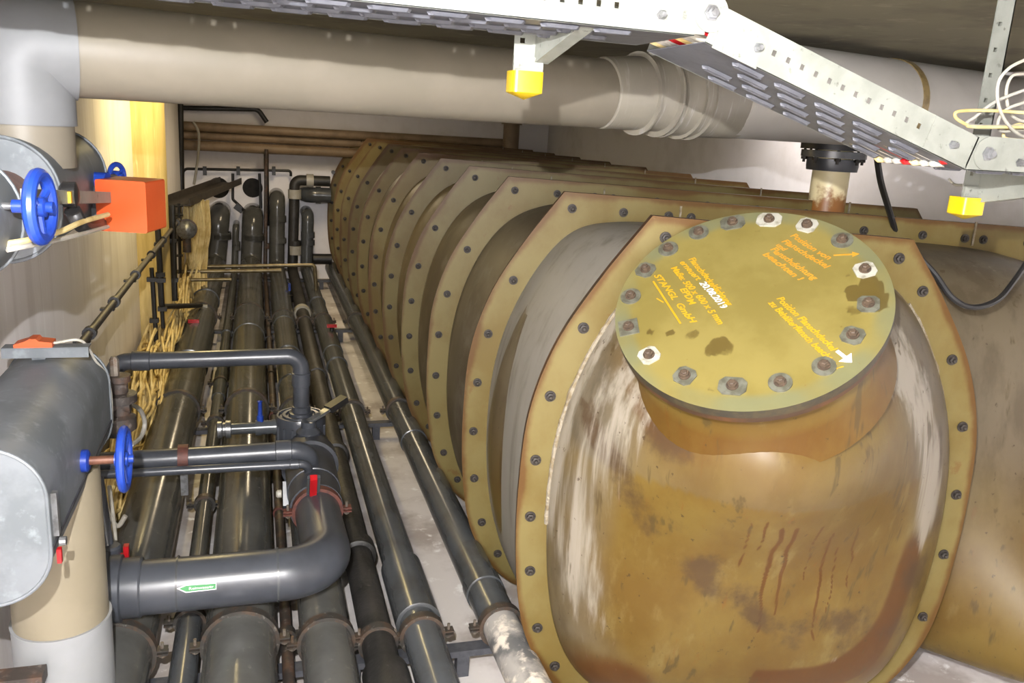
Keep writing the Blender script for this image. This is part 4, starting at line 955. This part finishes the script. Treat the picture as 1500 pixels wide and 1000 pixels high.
def hinge(p, mats='galv_tray'):
    g = MB().lathe(Vector((p.x, TY0-.0005, p.z)), -Y1, [(.0285, 0), (.0285, .003)], 32).build('hinge_plate', mats, tr)
    MB().lathe(Vector((p.x, TY0-.0035, p.z)), -Y1, [(.013, 0), (.013, .002), (.009, .002), (.009, .008), (.006, .0085), (.006, .014)], 6).build('hinge_bolt', 'bright_steel', g)
hinge(PY(1041, 19, TY0)); hinge(PY(1445, 225, TY0))
for x_, y_ in ((968, 22), (1109, 70), (1394, 212), (1492, 238)):
    p = PY(x_, y_, TY0); MB().lathe(Vector((p.x, TY0-.002, p.z)), -Y1, [(.008, 0), (.008, .002), (.0065, .002), (.0065, .007), (.004, .012)], 6).build('bolt', 'bright_steel', tr)
a = PY(935, 40, TY0); MB().box((a.x+.055, TY0-.001, pA1.z+.032), (.11, .002, .058), ((pA1-pA0).normalized(), Y1, (pA1-pA0).normalized().cross(Y1))).build('joint_plate', 'galv_tray', tr, False)
mid = pB1-axB*.055; MB().box((mid.x, TY0-.001, mid.z)+ayB*0 if False else Vector((mid.x, TY0-.001, mid.z))+ayB*.030, (.10, .002, .057), (axB, Y1, ayB)).build('joint_plate', 'galv_tray', tr, False)
mid = pA1+axB*.075; MB().box(Vector((mid.x, TY0-.001, mid.z-.006))+ayB*.030, (.085, .002, .057), (axB, Y1, ayB)).build('joint_plate', 'galv_tray', tr, False)
# cables lying in the tray
cols = ['red', 'cable_white', 'cable_grey', 'cable', 'red', 'cable_white', 'cable_grey', 'cable']
labs = ['red cable lying in the tray right behind the holed front panel', 'white cable in the tray next to the front red cable', 'grey cable in the tray, third from the front panel', 'cream cable near the middle of the tray',
        'red cable in the rear half of the tray', 'white cable in the rear half of the tray', 'grey cable in the rear half of the tray', 'cream cable along the rear panel of the tray']
for i in range(8):
    yy = TY0+.018+.024*i; zo = .0085+(.006 if i == 0 else 0)
    cable_thing([pA0+Vector((0, yy, zo)), (pA0+pA1)/2+Vector((0, yy, zo)), pA1+Vector((-.06, yy, zo+.002)), pA1+Vector((.03, yy, zo-.004)), (pA1+pB1)/2+Vector((0, yy, zo+.003)), pB1+Vector((-.03, yy, zo+.008)), pB1+Vector((.06, yy, zo)), pC1+Vector((0, yy, zo))], .0065, cols[i], labs[i], 'cables lying in the tray', 12)
# hanger posts with cantilever arms and yellow caps
def post(pxt, pxb, Yp, label, armpx, holes=True):
    t, b = PY(*pxt, Yp), PY(*pxb, Yp); b.x = b.x; t = Vector((b.x, Yp, ZCE)); L = t.z-b.z
    e = empty('hanger_post', b, label, 'post', 'tray hangers with yellow caps')
    hs = [(.010, .019, z_, z_+.009) for z_ in np.arange(.05, L-.03, .05)]
    hs = [(a_, b_, float(c_2), float(d_2)) for a_, b_, c_2, d_2 in hs]
    panel_grid('front_flange', b-X1*.026, X1, Z1, Y1, .044, L, hs, .003, 'galv_tray', e)
    panel_grid('side_flange', b+X1*.018, Y1, Z1, -X1, .045, L, hs, .003, 'galv_tray', e)
    # arm, towards the viewer
    az_ = armpx; y1_ = TY0+.01
    sh = MB().prism([(0, -.034), (0, .03), (y1_-Yp, .03), (y1_-Yp, .012)], Vector((b.x+.012, Yp, az_)), Y1, Z1, X1, .003); sh.build('arm_web', 'galv_tray', e, False)
    MB().box(Vector((b.x+.026, (Yp+y1_)/2, az_+.0315)), (.03, Yp-y1_, .003)).build('arm_top', 'galv_tray', e, False)
    d_ = Vector((0, y1_-Yp, .046)).normalized(); MB().box(Vector((b.x+.024, (Yp+y1_)/2, az_-.011)), (.026, (Yp-y1_)*1.02, .003), (X1, d_, X1.cross(d_))).build('arm_lip', 'galv_tray', e, False)
    MB().box(b+Vector((0, -.004, .012)), (.054, .004, .032)).build('foot_plate', 'galv_tray', e, False)
    cp = MB().prism(rrect(-.028, .028, -.026, .026, .008, 4), b+Vector((0, .012, -.032)), X1, Y1, Z1, .036)
    k0 = len(cp.v); n_ = len(cp.v)//2
    cp.add([cp.v[i] for i in range(n_)]+[b+Vector((0, .012, -.044))], [(i, (i+1) % n_, n_) for i in range(n_)])
    cp.build('yellow_cap', 'yellow', e, True, 50)
post((775, -60), (772, 108), 1.50, 'steel hanger post with yellow end cap left of the tray bend', PY(790, 62, 1.5).z)
post((1470, 15), (1423, 292), 1.50, 'holed steel hanger post with yellow end cap at the right edge', PY(1460, 274, 1.5).z)
# coil of spare cable at the right
for i, (pts, mt, lab) in enumerate((
    ([(1500, 88), (1478, 100), (1463, 120), (1462, 150), (1475, 180), (1500, 200)], 'cable_white', 'largest pale cable loop of the spare coil by the right post'),
    ([(1500, 165), (1450, 162), (1405, 163), (1400, 172), (1415, 182), (1432, 186)], 'cable', 'flat cream cable loop reaching left from the spare coil'),
    ([(1500, 132), (1460, 148), (1430, 170), (1424, 184)], 'cable_white', 'pale cable slanting down left out of the spare coil'),
    ([(1500, 150), (1475, 160), (1462, 178), (1468, 192), (1500, 190)], 'cable_grey', 'grey cable loop low in the spare coil'),
    ([(1500, 108), (1482, 112), (1474, 135), (1480, 165), (1500, 178)], 'cable_grey', 'narrow grey cable loop inside the spare coil'),
    ([(1500, 180), (1480, 186), (1470, 196), (1480, 204)], 'cable', 'short cream cable end lowest in the spare coil'))):
    cable_thing([PY(x, y, 1.40+.012*i) for x, y in pts]+[PY(1540, pts[-1][1], 1.4+.012*i)], .0032, mt, lab, 'spare cable coil')
cable_thing([PY(1284, 226, 2.35), PY(1290, 265, 2.4), PY(1300, 300, 2.5), PY(1312, 340, 2.55)], .011, 'black', 'black cable hanging from the duct behind the manhole cover')
cable_thing([PY(1344, 374, 2.02), PY(1370, 402, 1.98), PY(1395, 436, 1.93), PY(1425, 450, 1.91), PY(1460, 440, 1.91), PY(1485, 412, 1.95), PY(1510, 375, 2.05), PY(1540, 330, 2.2)], .0085, 'black', 'black cable sagging across the right end of the tank')
cable_thing([PY(1390, 262, 1.62), PY(1398, 270, 1.6), PY(1412, 271, 1.535)], .003, 'cable_white', 'short pale cable end poking out under the tray by the right cap')
# batten lamps behind the duct; the right-wall one is added to brighten the wall
for (x_, y_, L_, lab) in ((-.30, 5.15, 1.1, 'slim ceiling batten lamp behind the duct near the column'), (.45, 7.6, .9, 'slim ceiling batten lamp far back above the pipes'), (2.8, 4.4, .9, 'added ceiling batten lamp brightening the right wall above the tank')):
    e = empty('batten_lamp', (x_, y_, ZCE), lab, 'lamp'); MB().box((x_, y_, ZCE-.025), (.07, L_+.06, .05)).build('housing', 'white_paint', e, False)
    for s_ in (-1, 1): MB().box((x_, y_+s_*(L_/2+.02), ZCE-.065), (.03, .02, .04)).build('tube_holder', 'white_paint', e, False)
    n = N('warm_tube'); n.b.inputs['Emission Color'].default_value = (1, .8, .45, 1); n.b.inputs['Emission Strength'].default_value = 4; M['tube'] = n.base(rgb(255, 240, 200)).fin(.4)
    MB().tube([(x_, y_-L_/2, ZCE-.075), (x_, y_+L_/2, ZCE-.075)], .013, 14).build('tube', 'tube', e)
